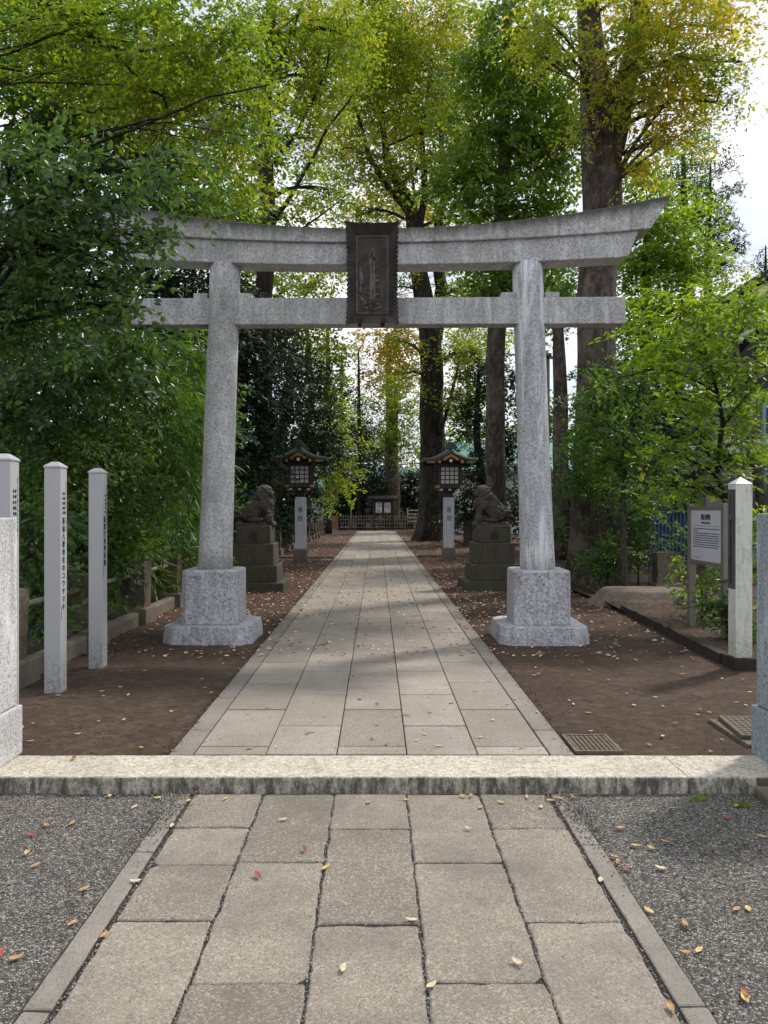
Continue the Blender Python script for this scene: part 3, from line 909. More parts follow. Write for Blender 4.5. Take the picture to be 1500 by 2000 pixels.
for i in range(16):
    for j in range(10):
        x = -0.27 + i * 0.04; y = -0.17 + j * 0.044
        m_.box(x, x + 0.022, y, y + 0.024, 0.040, 0.044)
o = m_.build('studs', M['lid'], e); o.rotation_euler = (0, 0, math.radians(-7)); o['kind'] = 'stuff'

# ------------------------------------------------------------------ guardian lion statues
U = 0.000613


def komainu(facing, mouth_open):
    """seated lion facing +x (facing=1) or -x; built of overlapping volumes fused by a voxel remesh"""
    m_ = MB()

    def P(px, py, y=0.0):
        return Vector(((px - 480) * U, y, (1435 - py) * U))

    def cap(a, b, r0, r1, n=6):
        for i in range(n + 1):
            u = i / n
            m_.ball(a.lerp(b, u), r0 + (r1 - r0) * u, 12, 8)
    # rocky base
    for i in range(16):
        m_.ball(P(60 + i * 58, 1410, random.uniform(-.12, .12)), (0.07, 0.10, 0.035 + random.uniform(0, .02)), 12, 7)
    m_.ball(P(480, 1425, 0), (0.32, 0.19, 0.045), 20, 8)
    for sy in (-1, 1):
        m_.ball(P(390, 1090, sy * .085), (0.125, 0.075, 0.14))                       # haunch
        m_.ball(P(500, 1290, sy * .12), (0.13, 0.05, 0.045))                        # hind foot
        cap(P(700, 800, sy * .08), P(820, 1010, sy * .09), 0.062, 0.045)            # upper arm
        cap(P(820, 1010, sy * .09), P(890, 1330, sy * .085), 0.045, 0.036)          # fore leg
        for t_ in (-1, 0, 1):
            m_.ball(P(935, 1350, sy * .085 + t_ * .026), (0.035, 0.018, 0.026), 10, 6)  # toes
        m_.ball(P(700, 420, sy * .075), (0.03, 0.02, 0.03))                          # cheek
    cap(P(380, 1020), P(700, 730), 0.165, 0.145, 8)                                  # trunk
    m_.ball(P(775, 800), (0.125, 0.125, 0.15))                                        # chest
    cap(P(860, 700), P(890, 960), 0.05, 0.03)
    cap(P(660, 720), P(700, 520), 0.14, 0.135)                                       # neck
    m_.ball(P(730, 450), (0.125, 0.13, 0.105))                                       # skull
    m_.ball(P(750, 370), (0.095, 0.11, 0.05))                                      # crown
    for sy in (-1, 1):
        m_.ball(P(860, 425, sy * .045), (0.035, 0.038, 0.022), 10, 6)                # brow
        m_.ball(P(885, 470, sy * .042), 0.017, 10, 6)                                # eye
        m_.ball(P(590, 400, sy * .10), (0.06, 0.018, 0.034), 10, 6, Matrix.Rotation(0.35, 3, 'Y'))   # ear
    m_.ball(P(880, 525), (0.060, 0.085, 0.042))                                       # upper muzzle
    m_.ball(P(950, 500), (0.022, 0.036, 0.022), 10, 6)                               # nose
    dz = 660 if mouth_open else 610
    m_.ball(P(870, dz), (0.062, 0.055, 0.026), 12, 7, Matrix.Rotation(0.25 if mouth_open else 0, 3, 'Y'))
    if not mouth_open:
        m_.ball(P(850, 580), (0.05, 0.05, 0.04))
    for sy in (-1, 1):
        m_.ball(P(820, 400, sy * .06), (0.05, 0.04, 0.03), 10, 6)
        m_.ball(P(915, 545, sy * .06), (0.03, 0.03, 0.028), 10, 6)
        m_.ball(P(640, 640, sy * .13), (0.05, 0.035, 0.06), 12, 8)
        m_.ball(P(700, 850, sy * .12), (0.075, 0.045, 0.085), 12, 8)
        for q in range(4):
            m_.ball(P(600 - 22 * q, 470 + 62 * q, sy * .115), (0.046, 0.03, 0.040), 10, 7)
    # mane: curls round the neck, strands down the back
    for k in range(9):
        a = k / 8 * PI
        for rr_, dd in ((0.115, 0), (0.135, 60)):
            m_.ball(P(640 - dd + 20 * math.sin(a * 3), 500 + dd * 1.2 + 60 * math.sin(a), 0) + Vector((0, rr_ * math.cos(a), 0.03 * math.sin(a))), 0.036 - 0.006 * (dd > 0), 10, 7)
    for k in range(5):
        yy = (k - 2) * 0.05
        for q in range(8):
            u = q / 7
            m_.ball(P(520 - 270 * u, 560 + 360 * u + 15 * math.sin(q * 2.1 + k), yy), (0.042, 0.018, 0.042), 9, 6)
    for k in range(4):
        m_.ball(P(720 - k * 12, 640 + k * 34, -0.11 + k * 0.012), (0.035, 0.02, 0.028), 9, 6)
    # tail plume
    for k, (ex, ey) in enumerate(((-10, 1060), (-60, 1190), (0, 1310), (90, 960), (160, 1330))):
        a, b = P(260, 1200, (k - 2) * .04), P(ex, ey, (k - 2) * .03)
        for q in range(9):
            u = q / 8
            m_.ball(a.lerp(b, u) + Vector((0, 0, 0.03 * math.sin(u * PI))), 0.052 * (1 - 0.6 * u) + 0.014, 9, 6)
    for q in range(14):
        a = q / 13 * 2 * PI * 1.2
        r_ = 0.055 - 0.0028 * q
        m_.ball(P(95, 1170, -0.05) + Vector((r_ * math.cos(a), 0, r_ * math.sin(a))), 0.019, 9, 6)
    # cub or ball under the paw
    m_.ball(P(840, 1240, -0.10), (0.075, 0.06, 0.07))
    if facing > 0:
        m_.ball(P(905, 1180, -0.11), 0.035)
    if facing < 0:
        m_.v = [(-x, y, z) for x, y, z in m_.v]
        m_.f = [tuple(reversed(f)) for f in m_.f]
    return m_


def pedestal(cx, D, tiers, label_s, label_p, facing, mo):
    e_ = empty('stone_pedestal', (cx, D, G - 0.02), label_p, 'pedestal', 'stepped pedestals of the guardian lions')
    z = 0.0
    for (hw, hd, z1) in tiers:
        n_ = 'step_block' if z1 < 1.0 else 'top_block'
        MB().box(-hw, hw, -hd, hd, z, z1 - G + 0.02, 0.004).build(n_, M['old_stone'], e_, bevel=0.014)
        z = z1 - G + 0.02 + 0.0
    hd = tiers[-1][1]
    # chrysanthemum emblem in relief
    em = MB(); zc = 1.08 - G
    for k in range(16):
        a = 2 * PI * k / 16
        em.ball((0.060 * math.cos(a), 0, 0.060 * math.sin(a)), (0.038, 0.016, 0.0105), 10, 6, Matrix.Rotation(-a, 3, 'Y'))
    em.ball((0, 0, 0), (0.020, 0.020, 0.020), 10, 6)
    o_ = em.build('emblem', M['komainu'], e_); o_.location = (0, -hd, zc)
    m_ = komainu(facing, mo)
    st = m_.build('guardian_lion', M['komainu'], fix=False)
    st.location = (cx + facing * 0.0, D, tiers[-1][2] + 0.002)
    r_ = st.modifiers.new('fuse', 'REMESH'); r_.mode = 'VOXEL'; r_.voxel_size = 0.0065; r_.use_smooth_shade = True
    tx_ = bpy.data.textures.get('carving') or bpy.data.textures.new('carving', 'VORONOI')
    tx_.noise_scale = 0.05
    d_ = st.modifiers.new('carve', 'DISPLACE'); d_.texture = tx_; d_.strength = 0.022; d_.mid_level = 0.35; d_.texture_coords = 'LOCAL'
    s_ = st.modifiers.new('soften', 'SMOOTH'); s_.factor = 0.4; s_.iterations = 1; st.scale = (1.08, 1.05, 1.04)
    tag(st, label_s, 'lion statue', 'stone guardian lions')


pedestal(-2.20, 13.95, ((0.57, 0.55, 0.237), (0.445, 0.43, 0.533), (0.375, 0.36, 0.915), (0.31, 0.29, 1.23)),
         'seated stone guardian lion with closed mouth, its head turned toward the path, before dark evergreens',
         'mossy stepped pedestal under the closed-mouthed stone lion', 1, False)
pedestal(2.13, 14.25, ((0.57, 0.55, 0.237), (0.445, 0.43, 0.533), (0.375, 0.36, 0.915), (0.31, 0.29, 1.23)),
         'seated stone guardian lion with open mouth in front of a reddish tree trunk',
         'mossy stepped pedestal under the open-mouthed stone lion', -1, True)


# ------------------------------------------------------------------ wooden lanterns on stone posts
def lantern(cx, D, label):
    e_ = empty('shrine_lantern', (cx, D, G - 0.02), label, 'lantern', 'roofed wooden lanterns on stone posts')
    z0 = 0.02 - G
    MB().box(-0.175, 0.175, -0.175, 0.175, 0, 0.36).build('base_block', M['brownwood'] if False else M['slab_stone'], e_, bevel=0.01)
    MB().box(-0.148, 0.148, -0.148, 0.148, 0.36, 1.80).build('stone_post', M['lantern_stone'], e_, bevel=0.03, seg=3)
    text_mesh('lettering', '奉献', 0.185, M['black'], e_, (0, -0.1495, 1.52), (PI / 2, 0, 0), True, 1.25, 0.8, 0.0)
    MB().box(-0.10, 0.10, -0.10, 0.10, 1.80, 1.92).box(-0.17, 0.17, -0.17, 0.17, 1.92, 1.975).build('neck', M['darkwood'], e_, bevel=0.006)
    t_ = MB(); t_.box(-0.30, 0.30, -0.30, 0.30, 1.99, 2.05)
    t_.build('bracket', M['darkwood'], e_, bevel=0.006)
    for x in (-0.24, 0, 0.24):
        MB().box(x - 0.04, x + 0.04, -0.345, -0.302, 1.985, 2.03).build('bracket_end', M['white'], e_)
    MB().box(-0.38, 0.38, -0.38, 0.38, 2.052, 2.13).build('ledge', M['brownwood'], e_, bevel=0.006)
    for x in (-0.34, 0.34):
        MB().box(x - 0.055, x + 0.055, -0.388, -0.381, 2.056, 2.126).build('corner_fitting', M['gold'], e_)
    # body posts and frame
    bd = MB()
    for sx in (-1, 1):
        for sy in (-1, 1):
            bd.box(sx * 0.30 - 0.035, sx * 0.30 + 0.035, sy * 0.30 - 0.035, sy * 0.30 + 0.035, 2.13, 2.74)
    for sy in (-1, 1):
        bd.box(-0.265, 0.265, sy * 0.30 - 0.025, sy * 0.30 + 0.025, 2.131, 2.16)
        bd.box(-0.265, 0.265, sy * 0.30 - 0.025, sy * 0.30 + 0.025, 2.66, 2.74)
        bd.box(sy * 0.30 - 0.025, sy * 0.30 + 0.025, -0.265, 0.265, 2.131, 2.16)
        bd.box(sy * 0.30 - 0.025, sy * 0.30 + 0.025, -0.265, 0.265, 2.66, 2.74)
    bd.build('body_frame', M['brownwood'], e_, bevel=0.004)
    MB().box(-0.355, 0.355, -0.355, 0.355, 2.742, 2.80).build('cornice', M['darkwood'], e_)
    for k in range(4):
        wp = MB().box(-0.263, 0.263, -0.278, -0.272, 2.161, 2.659).build('paper_window', M['paper'], e_)
        lt = MB()
        for i in range(5):
            x = -0.263 + i * 0.1255
            lt.box(x, x + 0.024, -0.300, -0.280, 2.161, 2.659)
        for j in range(5):
            z = 2.161 + j * 0.1185
            lt.box(-0.262, 0.262, -0.2985, -0.2815, z, z + 0.022)
        ll = lt.build('lattice', M['darkwood'], wp)
        wp.rotation_euler = (0, 0, k * PI / 2)
    # roof: curved gable roof, ridge along y, hipped skirt
    def prof(hw, z_r, z_e, n=14, lip=0.03):
        o = []
        for i in range(n + 1):
            u = i / n
            x = hw * u
            z = z_e + (z_r - z_e) * (1 - u) ** 1.75 + lip * u ** 6
            o.append((x, z))
        return [(-x, z) for x, z in reversed(o[1:])] + o
    rings = []
    N_ = 29
    for yy, zr, ze, hw in ((-0.70, 3.06, 2.815, 0.735), (-0.66, 3.10, 2.84, 0.745), (-0.52, 3.185, 2.86, 0.73), (0.0, 3.21, 2.86, 0.72), (0.52, 3.185, 2.86, 0.73), (0.66, 3.10, 2.84, 0.745), (0.70, 3.06, 2.815, 0.735)):
        pr = prof(hw, zr, ze)
        low = [(x, z - 0.055) for x, z in reversed(pr)]
        rings.append([(x, yy, z) for x, z in pr + low])
    MB().loft(rings, True).build('roof', M['copper'], e_)
    # dark barge boards under the roof edge
    for sy in (-1, 1):
        pr = prof(0.69, 3.00, 2.77)
        lo = [(x * 0.97, z - 0.075) for x, z in reversed(pr)]
        y0, y1 = sorted((sy * 0.62, sy * 0.665))
        b_ = MB(); n2 = len(pr)
        rings = [[(x, y, z) for x, z in pr] + [(x, y, z) for x, z in lo] for y in (y0, y1)]
        # build as quads strip to stay clean
        for i in range(n2 - 1):
            a, c_ = pr[i], pr[i + 1]; d_, f_ = lo[n2 - 1 - i], lo[n2 - 2 - i]
            b_.add([(a[0], y0, a[1]), (c_[0], y0, c_[1]), (f_[0], y0, f_[1]), (d_[0], y0, d_[1]), (a[0], y1, a[1]), (c_[0], y1, c_[1]), (f_[0], y1, f_[1]), (d_[0], y1, d_[1])],
                   [(0, 1, 2, 3), (7, 6, 5, 4), (0, 4, 5, 1), (3, 2, 6, 7)])
        b_.build('barge_board', M['darkwood'], e_)
        yg = sy * 0.668
        g_ = MB()
        for s_ in (-1, 1):
            g_.prism([(0, 2.985), (s_ * 0.22, 2.855), (s_ * 0.20, 2.80), (s_ * 0.14, 2.815), (s_ * 0.10, 2.86), (0, 2.90)], 'y', min(yg, yg + sy * 0.008), max(yg, yg + sy * 0.008))
        g_.build('gable_fitting', M['gold'], e_)
        for s_ in (-1, 1):
            MB().prism([(s_ * 0.45, 2.735), (s_ * 0.655, 2.745), (s_ * 0.66, 2.80), (s_ * 0.46, 2.785)], 'y', min(yg, yg + sy * 0.008), max(yg, yg + sy * 0.008)).build('eave_fitting', M['gold'], e_)
            MB().prism([(s_ * 0.27, 2.73), (s_ * 0.35, 2.73), (s_ * 0.34, 2.80), (s_ * 0.31, 2.83), (s_ * 0.28, 2.80)], 'y', min(yg, yg + sy * 0.01), max(yg, yg + sy * 0.01)).build('beam_fitting', M['gold'], e_)
        MB().prism([(-0.035, 2.82), (-0.045, 2.775), (0.0, 2.75), (0.045, 2.775), (0.035, 2.82), (0, 2.845)], 'y', min(yg, yg + sy * 0.006), max(yg, yg + sy * 0.006)).build('pendant', M['white'], e_)
    MB().prism([(-0.34, 2.80), (0.34, 2.80), (0.0, 3.05)], 'y', -0.60, 0.60).build('gable_wall', M['darkwood'], e_)
    rd = MB().box(-0.06, 0.06, -0.60, 0.60, 3.18, 3.27)
    for sy in (-1, 1):
        rd.prism([(-0.14, 3.12), (0.14, 3.12), (0.13, 3.24), (0.08, 3.31), (-0.08, 3.31), (-0.13, 3.24)], 'y', min(sy * 0.60, sy * 0.665), max(sy * 0.60, sy * 0.665))
    rd.build('ridge', M['copper'], e_, bevel=0.01)
    return e_


l0 = lantern(-2.09, 21.1, 'roofed lantern on stone post, half hidden by the dark evergreen foliage')
l1 = copy_tree(l0)
l1.location = (2.035, 21.75, G - 0.02)
l1['label'] = 'roofed lantern on stone post in front of the huge dark tree trunk'


# ------------------------------------------------------------------ stone fences
def rough_box(m_, x0, x1, y0, y1, z0, z1, amp=0.012):
    nx, ny, nz = 5, 5, 9
    def pt(i, j, k):
        p = Vector((x0 + (x1 - x0) * i / nx, y0 + (y1 - y0) * j / ny, z0 + (z1 - z0) * k / nz))
        q = noise.noise_vector(p * 7) * amp
        return p + q
    idx = {}; vs = []; fs = []
    def V(i, j, k):
        if (i, j, k) not in idx:
            idx[(i, j, k)] = len(vs); vs.append(pt(i, j, k))
        return idx[(i, j, k)]
    for i in range(nx):
        for j in range(ny):
            fs.append((V(i, j, 0), V(i, j + 1, 0), V(i + 1, j + 1, 0), V(i + 1, j, 0)))
            fs.append((V(i, j, nz), V(i + 1, j, nz), V(i + 1, j + 1, nz), V(i, j + 1, nz)))
    for k in range(nz):
        for i in range(nx):
            fs.append((V(i, 0, k), V(i + 1, 0, k), V(i + 1, 0, k + 1), V(i, 0, k + 1)))
            fs.append((V(i, ny, k), V(i, ny, k + 1), V(i + 1, ny, k + 1), V(i + 1, ny, k)))
        for j in range(ny):
            fs.append((V(0, j, k), V(0, j, k + 1), V(0, j + 1, k + 1), V(0, j + 1, k)))
            fs.append((V(nx, j, k), V(nx, j + 1, k), V(nx, j + 1, k + 1), V(nx, j, k + 1)))
    m_.add(vs, fs, False)
    return m_


def stone_fence(xc, ys, label, hw=0.16, h=0.86, kerb_side=1, kerbs=True):
    e_ = empty('stone_fence', (xc, ys[0], G), label, 'stone fence')
    for i, y in enumerate(ys):
        yy = y - ys[0]; jx_ = random.uniform(-0.02, 0.02)
        rough_box(MB(), -hw + jx_, hw + jx_, yy - 0.13, yy + 0.13, 0.20, h - G + random.uniform(-0.02, 0.02), 0.022).build('post', M['fence_stone'], e_)
        MB().box(-hw - 0.06, hw + 0.06, yy - 0.21, yy + 0.21, -0.05, 0.205).build('plinth', M['concrete'], e_, bevel=0.014)
        if i < len(ys) - 1:
            y2 = ys[i + 1] - ys[0]
            MB().tube([(0, yy + 0.10, 0.62), (0.01, (yy + y2) / 2, 0.625), (0, y2 - 0.10, 0.62)], 0.028, 10).build('rail', M['pipe'], e_)
            if kerbs:
                kx = kerb_side * (hw - 0.02)
                pts = []
                MB().box(min(kx, kx - kerb_side * 0.14), max(kx, kx - kerb_side * 0.14), yy + 0.215, y2 - 0.215, -0.05, 0.165).build('kerb', M['concrete'], e_, bevel=0.03)


stone_fence(-3.13, [6.45 + 1.72 * i for i in range(23)], 'long low fence of rough stone posts joined by pipes beside the thicket')
stone_fence(4.92, [13.1, 14.8, 16.4], 'short fence of mossy stone posts behind the flat culvert stone', 0.17, 0.80, -1, False)

# edging strips of the bed and cross strips
e = empty('bed_edging', (0, 0, 0), 'dark timber edging round the planting bed beside the gate', 'edging')
for pts in (((3.28, 7.25), (3.40, 9.05)), ((3.41, 9.08), (3.50, 10.9)), ((3.62, 12.3), (3.62, 14.6))):
    (xa, ya), (xb_, yb) = pts
    m_ = MB(); rings = []
    for i in range(13):
        u = i / 12; x = xa + (xb_ - xa) * u; y = ya + (yb - ya) * u; q = noise.noise((y * 5, 1, 2)) * 0.014
        rings.append([(x - 0.05 + q, y, 0.03), (x - 0.045 + q, y, 0.175 + q), (x + 0.045 + q, y, 0.18 - q), (x + 0.05, y, 0.03)])
    m_.loft(rings).build('board', M['darkstrip'], e)
for x0, x1, y, lb in ((-3.0, -1.25, 22.4, 'dark stone strip across the soil behind the lantern near the evergreens'), (1.19, 4.6, 22.9, 'dark stone strip across the soil behind the lantern near the big trunk')):
    tag(MB().box(x0, x1, y, y + 0.16, 0.03, 0.14).build('edging_strip', M['slab_stone'], bevel=0.01), lb, 'edging')


def bed(name, x0, x1, y0, y1, z):
    return grid_sheet(name, x0, x1, y0, y1, z, 30, 60, M['soil'], 0.03, 1.3)


bed('bed_ground', 3.42, 9, 7.4, 60, 0.135)
bed('thicket_ground', -12, -3.25, 5.0, 60, 0.15)

# flat culvert stone
m_ = MB(); rings = []
outl = [(-0.62, -0.35), (-0.30, -0.42), (0.25, -0.40), (0.62, -0.36), (0.72, 0.0), (0.66, 0.38), (0.1, 0.45), (-0.45, 0.42), (-0.6, 0.1)]
for z, k in ((0.0, 1.45), (0.10, 1.22), (0.19, 1.06), (0.215, 1.0)):
    rings.append([(x * k + noise.noise((x * 3, y * 3, z * 20)) * .04, y * k, z) for x, y in outl])
m_.loft(rings)
o = m_.build('culvert_stone', M['slab_stone'], bevel=0.015)
o.location = (4.15, 12.0, G); tag(o, 'flat worn boulder slab lying between the two dark edging boards', 'stone slab')
for x, y, s in ((4.62, 11.3, 0.2), (4.95, 11.05, 0.16)):
    m_ = MB().ball((0, 0, 0), (s * 1.1, s, s * 0.8), 16, 10)
    m_.v = [tuple(Vector(p) * (1 + 0.35 * noise.noise(Vector(p) * 6))) for p in m_.v]
    o = m_.build('boulder', M['slab_stone']); o.location = (x, y, G + 0.05)
    tag(o, 'rounded stone behind the sign posts, %s' % ('larger and next to the flat slab' if s == 0.2 else 'smaller and away from the slab'), 'boulder')

# ------------------------------------------------------------------ things at the far end of the path
e = empty('notice_board', (at(748, 1000, 49.9).x, 49.9, G), 'roofed brown wooden notice board at the end of the path', 'notice board')
for x in (-0.62, 0.62):
    MB().box(x - 0.06, x + 0.06, -0.06, 0.06, 0, 2.02).build('post', M['brownwood'], e)
MB().box(-0.56, 0.56, -0.04, 0.04, 1.02, 2.0).build('board', M['brownwood'], e)
MB().prism([(-0.5, 2.04), (-0.5, 2.09), (0, 2.28), (0.5, 2.09), (0.5, 2.04), (0, 2.2)], 'x', -0.98, 0.92).build('roof', M['darkwood'], e)
for x, nm in ((-0.27, 'white poster with dark blocks pinned beside the pink-marked one'), (0.29, 'white poster with pink and dark blocks pinned on the notice board')):
    p = empty('poster', (e.location.x + x, 49.9 - 0.05, G + 1.18), nm, 'poster', 'posters on the notice board')
    MB().box(-0.20, 0.20, -0.006, 0, 0, 0.66).build('sheet', M['board'], p)
    rr = random.Random(x)
    rects = [(rr.uniform(-.18, .08), rr.uniform(.04, .58), rr.uniform(.05, .11), rr.uniform(.02, .07)) for _ in range(11)]
    tiny_lines('lettering', rects, M['fl_red'] if x > 0 else M['black'], p, (0, -0.0065, 0), (PI / 2, 0, 0))

e = empty('bamboo_fence', (0, 50.6, G), 'low lattice fence of dry bamboo behind the notice board', 'fence')
x0, x1 = at(640, 0, 50.6).x, at(880, 0, 50.6).x
m_ = MB(); x = x0
while x < x1:
    m_.cyl(x, 0, 0, 0.98 + random.uniform(-.05, .05), 0.017, n=6); x += 0.17
m_.build('uprights', M['bamboo'], e)
m_ = MB()
for z in (0.2, 0.45, 0.7, 0.92):
    m_.tube([(x0, -0.03, z), (x1, -0.03, z)], 0.016, 6)
m_.build('rails', M['bamboo'], e)
for px in (637, 686, 796, 850):
    MB().cyl(at(px, 0, 50.6).x, -0.06, 0, 1.35 if px != 686 else 1.6, 0.04, n=8).build('post', M['bamboo'], e)
o = MB().box(at(643, 0, 50.3).x, at(661, 0, 50.3).x, 50.2, 50.26, G, G + 0.98).build('reed_screen', M['reed']); tag(o, 'red-brown reed screen leaning on the bamboo fence end', 'screen')

e = empty('board_fence', (at(905, 0, 31).x, 31, G), 'grey weathered board fence just beside the open-mouthed lion', 'fence')
for k in range(6):
    MB().box(k * 0.19, k * 0.19 + 0.18, 0, 0.03, 0, 1.28 + 0.02 * (k % 3)).build('board', M['pole'], e)
MB().box(-0.04, 1.18, -0.03, 0.06, 1.33, 1.40).build('top_rail', M['pole'], e)

e = empty('fortune_paper_rack', (at(808, 0, 48.9).x, 50.1, G), 'wooden rack with rows of tied white paper slips beside the trunk', 'rack')
for x in (-0.36, 0.42):
    MB().cyl(x, 0, 0, 1.50, 0.03, n=8).build('post', M['bamboo'], e)
m_ = MB()
for z in (0.62, 0.86, 1.1, 1.34):
    for i in range(26):
        x = -0.34 + i * 0.03; m_.box(x, x + 0.02, -0.02, 0.02, z - random.uniform(0.03, 0.08), z + random.uniform(0.01, 0.04))
m_.build('paper_slips', M['white'], e)
m_ = MB()
for z in (0.62, 0.86, 1.1, 1.34):
    m_.tube([(-0.36, 0, z), (0.42, 0, z)], 0.006, 5)
m_.build('cord', M['bamboo'], e)

# far buildings
e = empty('shrine_office', (at(770, 0, 66).x, 66, G), 'low far building with pale teal roof behind the trees', 'building')
MB().box(-9, 9, 0, 6, 0, 3.2).build('wall', M['wall'], e)
MB().prism([(-0.9, 3.15), (3, 5.1), (6.9, 3.15), (6.9, 3.0), (-0.9, 3.0)], 'x', -9.8, 9.8).build('roof', M['teal'], e)
for x in (-7, -4.5, -2, 0.5, 3, 5.5):
    MB().box(x, x + 1.5, -0.04, 0.02, 0.9, 2.3).build('window', M['glass'], e)
e = empty('white_shed', (at(632, 0, 52).x, 52, G), 'small white-walled shed at the far end of the stone fence', 'shed')
MB().box(-2.4, 0.35, 0, 3, 0, 2.4).build('wall', M['wall'], e)
MB().prism([(-0.3, 2.38), (1.5, 2.9), (3.3, 2.38), (3.3, 2.45), (1.5, 3.0), (-0.3, 2.45)], 'x', -2.7, 0.65).build('roof', M['tile_roof'], e)
MB().box(-1.8, -0.9, -0.03, 0.02, 0.0, 2.0).build('door', M['glass'], e)
e = empty('distant_house', (at(1120, 0, 42).x, 42, G), 'pale house with teal roof seen behind the second trunk', 'house')
MB().box(-6, 4, 0, 6, 0, 3.6).build('wall', M['trim'], e)
MB().prism([(-0.8, 3.55), (3, 5.3), (6.8, 3.55), (6.8, 3.4), (-0.8, 3.4)], 'x', -6.6, 4.6).build('roof', M['teal'], e)
for x in (-5, -2, 1):
    MB().box(x, x + 1.4, -0.04, 0.02, 1.2, 2.6).build('window', M['glass'], e)

# blue corrugated fence
e = empty('blue_sheet_fence', (0, 17.0, G), 'blue corrugated sheet fence beyond the planting bed', 'fence')
m_ = MB(); x0, x1 = 6.05, 6.95; rings = []
n = 44; vs = []; fs = []
for i in range(n + 1):
    x = x0 + (x1 - x0) * i / n; y = 0.02 * (1 if (i // 2) % 2 else -1)
    vs += [(x, y, 0), (x, y, 1.38), (x, y + 0.006, 1.38), (x, y + 0.006, 0)]
for i in range(n):
    a = i * 4; b = a + 4
    fs += [(a, b, b + 1, a + 1), (a + 1, b + 1, b + 2, a + 2), (a + 2, b + 2, b + 3, a + 3)]
m_.add(vs, fs); m_.build('sheet', M['blue_sheet'], e)
MB().box(x0, x1, -0.035, 0.035, 1.382, 1.42).build('top_rail', M['blue_sheet'], e)

# neighbouring house on the right
e = empty('neighbour_house', (7.2, 18.2, G), 'two-storey plaster house with grey tiled roof behind the yellow-green tree', 'house')
MB().box(0.6, 12, 0, 8, 0, 4.25).build('wall', M['wall'], e)
MB().box(-0.35, 12.4, -1.0, 0.0, 2.70, 2.86).build('lower_eave', M['trim'], e, bevel=0.01)
MB().prism([(-0.15, 4.30), (3.1, 7.25), (6.4, 4.30), (6.4, 4.46), (3.1, 7.42), (-0.15, 4.46)], 'y', -0.9, 8.4).build('roof', M['tile_roof'], e)
rt = MB()
for i in range(34):
    y = -0.85 + i * 0.27
    rt.tube([(-0.13, y, 4.50), (3.05, y, 7.42)], 0.05, 6)
rt.build('roof_ribs', M['tile_roof'], e)
MB().box(2.9, 3.3, -0.95, 8.45, 7.40, 7.68).box(2.8, 3.4, -1.06, -0.955, 7.30, 7.85).build('roof_ridge', M['tile_roof'], e, bevel=0.05)
MB().prism([(0.62, 4.252), (5.9, 4.252), (3.1, 7.05)], 'y', 0.0, 0.12).build('gable_wall', M['darkwood'], e)
MB().prism([(-0.2, 4.16), (3.1, 7.1), (3.1, 7.28), (-0.2, 4.30)], 'y', -0.97, -0.905).build('barge_board', M['trim'], e)
for x in (1.0, 2.6, 4.2, 6.0):
    wn = MB().box(x, x + 1.3, -0.03, 0.01, 1.25, 2.25).build('window', M['glass'], e)
    MB().box(x - 0.05, x + 1.35, -0.05, 0.005, 2.252, 2.32).box(x - 0.05, x + 1.35, -0.05, 0.005, 1.18, 1.248).box(x + 0.62, x + 0.68, -0.05, 0.005, 1.25, 2.25).build('window_frame', M['trim'], wn)
    wn = MB().box(x, x + 1.3, -0.03, 0.01, 3.1, 3.85).build('window', M['glass'], e)
    MB().box(x - 0.05, x + 1.35, -0.05, 0.005, 3.852, 3.92).box(x - 0.05, x + 1.35, -0.05, 0.005, 3.03, 3.098).box(x + 0.62, x + 0.68, -0.05, 0.005, 3.1, 3.85).build('window_frame', M['trim'], wn)
MB().box(-0.2, 12, -0.12, -0.001, 0.62, 0.78).build('sill_course', M['trim'], e)
MB().tube([(1.65, -0.62, 1.3), (1.65, -0.62, 4.1)], 0.055, 10).build('downpipe', M['bluepipe'], e)
MB().box(-0.9, 0.595, 0.5, 6, 0, 2.3).build('opening_shade_box', M['darkwood'], e)  # dark box standing in for the shadow in the opening beside the house

o = MB().cyl(0, 0, 0, 5.4, 0.055, 0.05, 12).cyl(0, 0, 5.4, 5.5, 0.10, 0.10, 12).build('lamp_pole', M['pole'])
o.location = (at(1070, 0, 20).x, 20, G); tag(o, 'thin dark metal pole seen just behind the gate pillar', 'pole')

# ------------------------------------------------------------------ vegetation
LEAFCOUNT = [0]


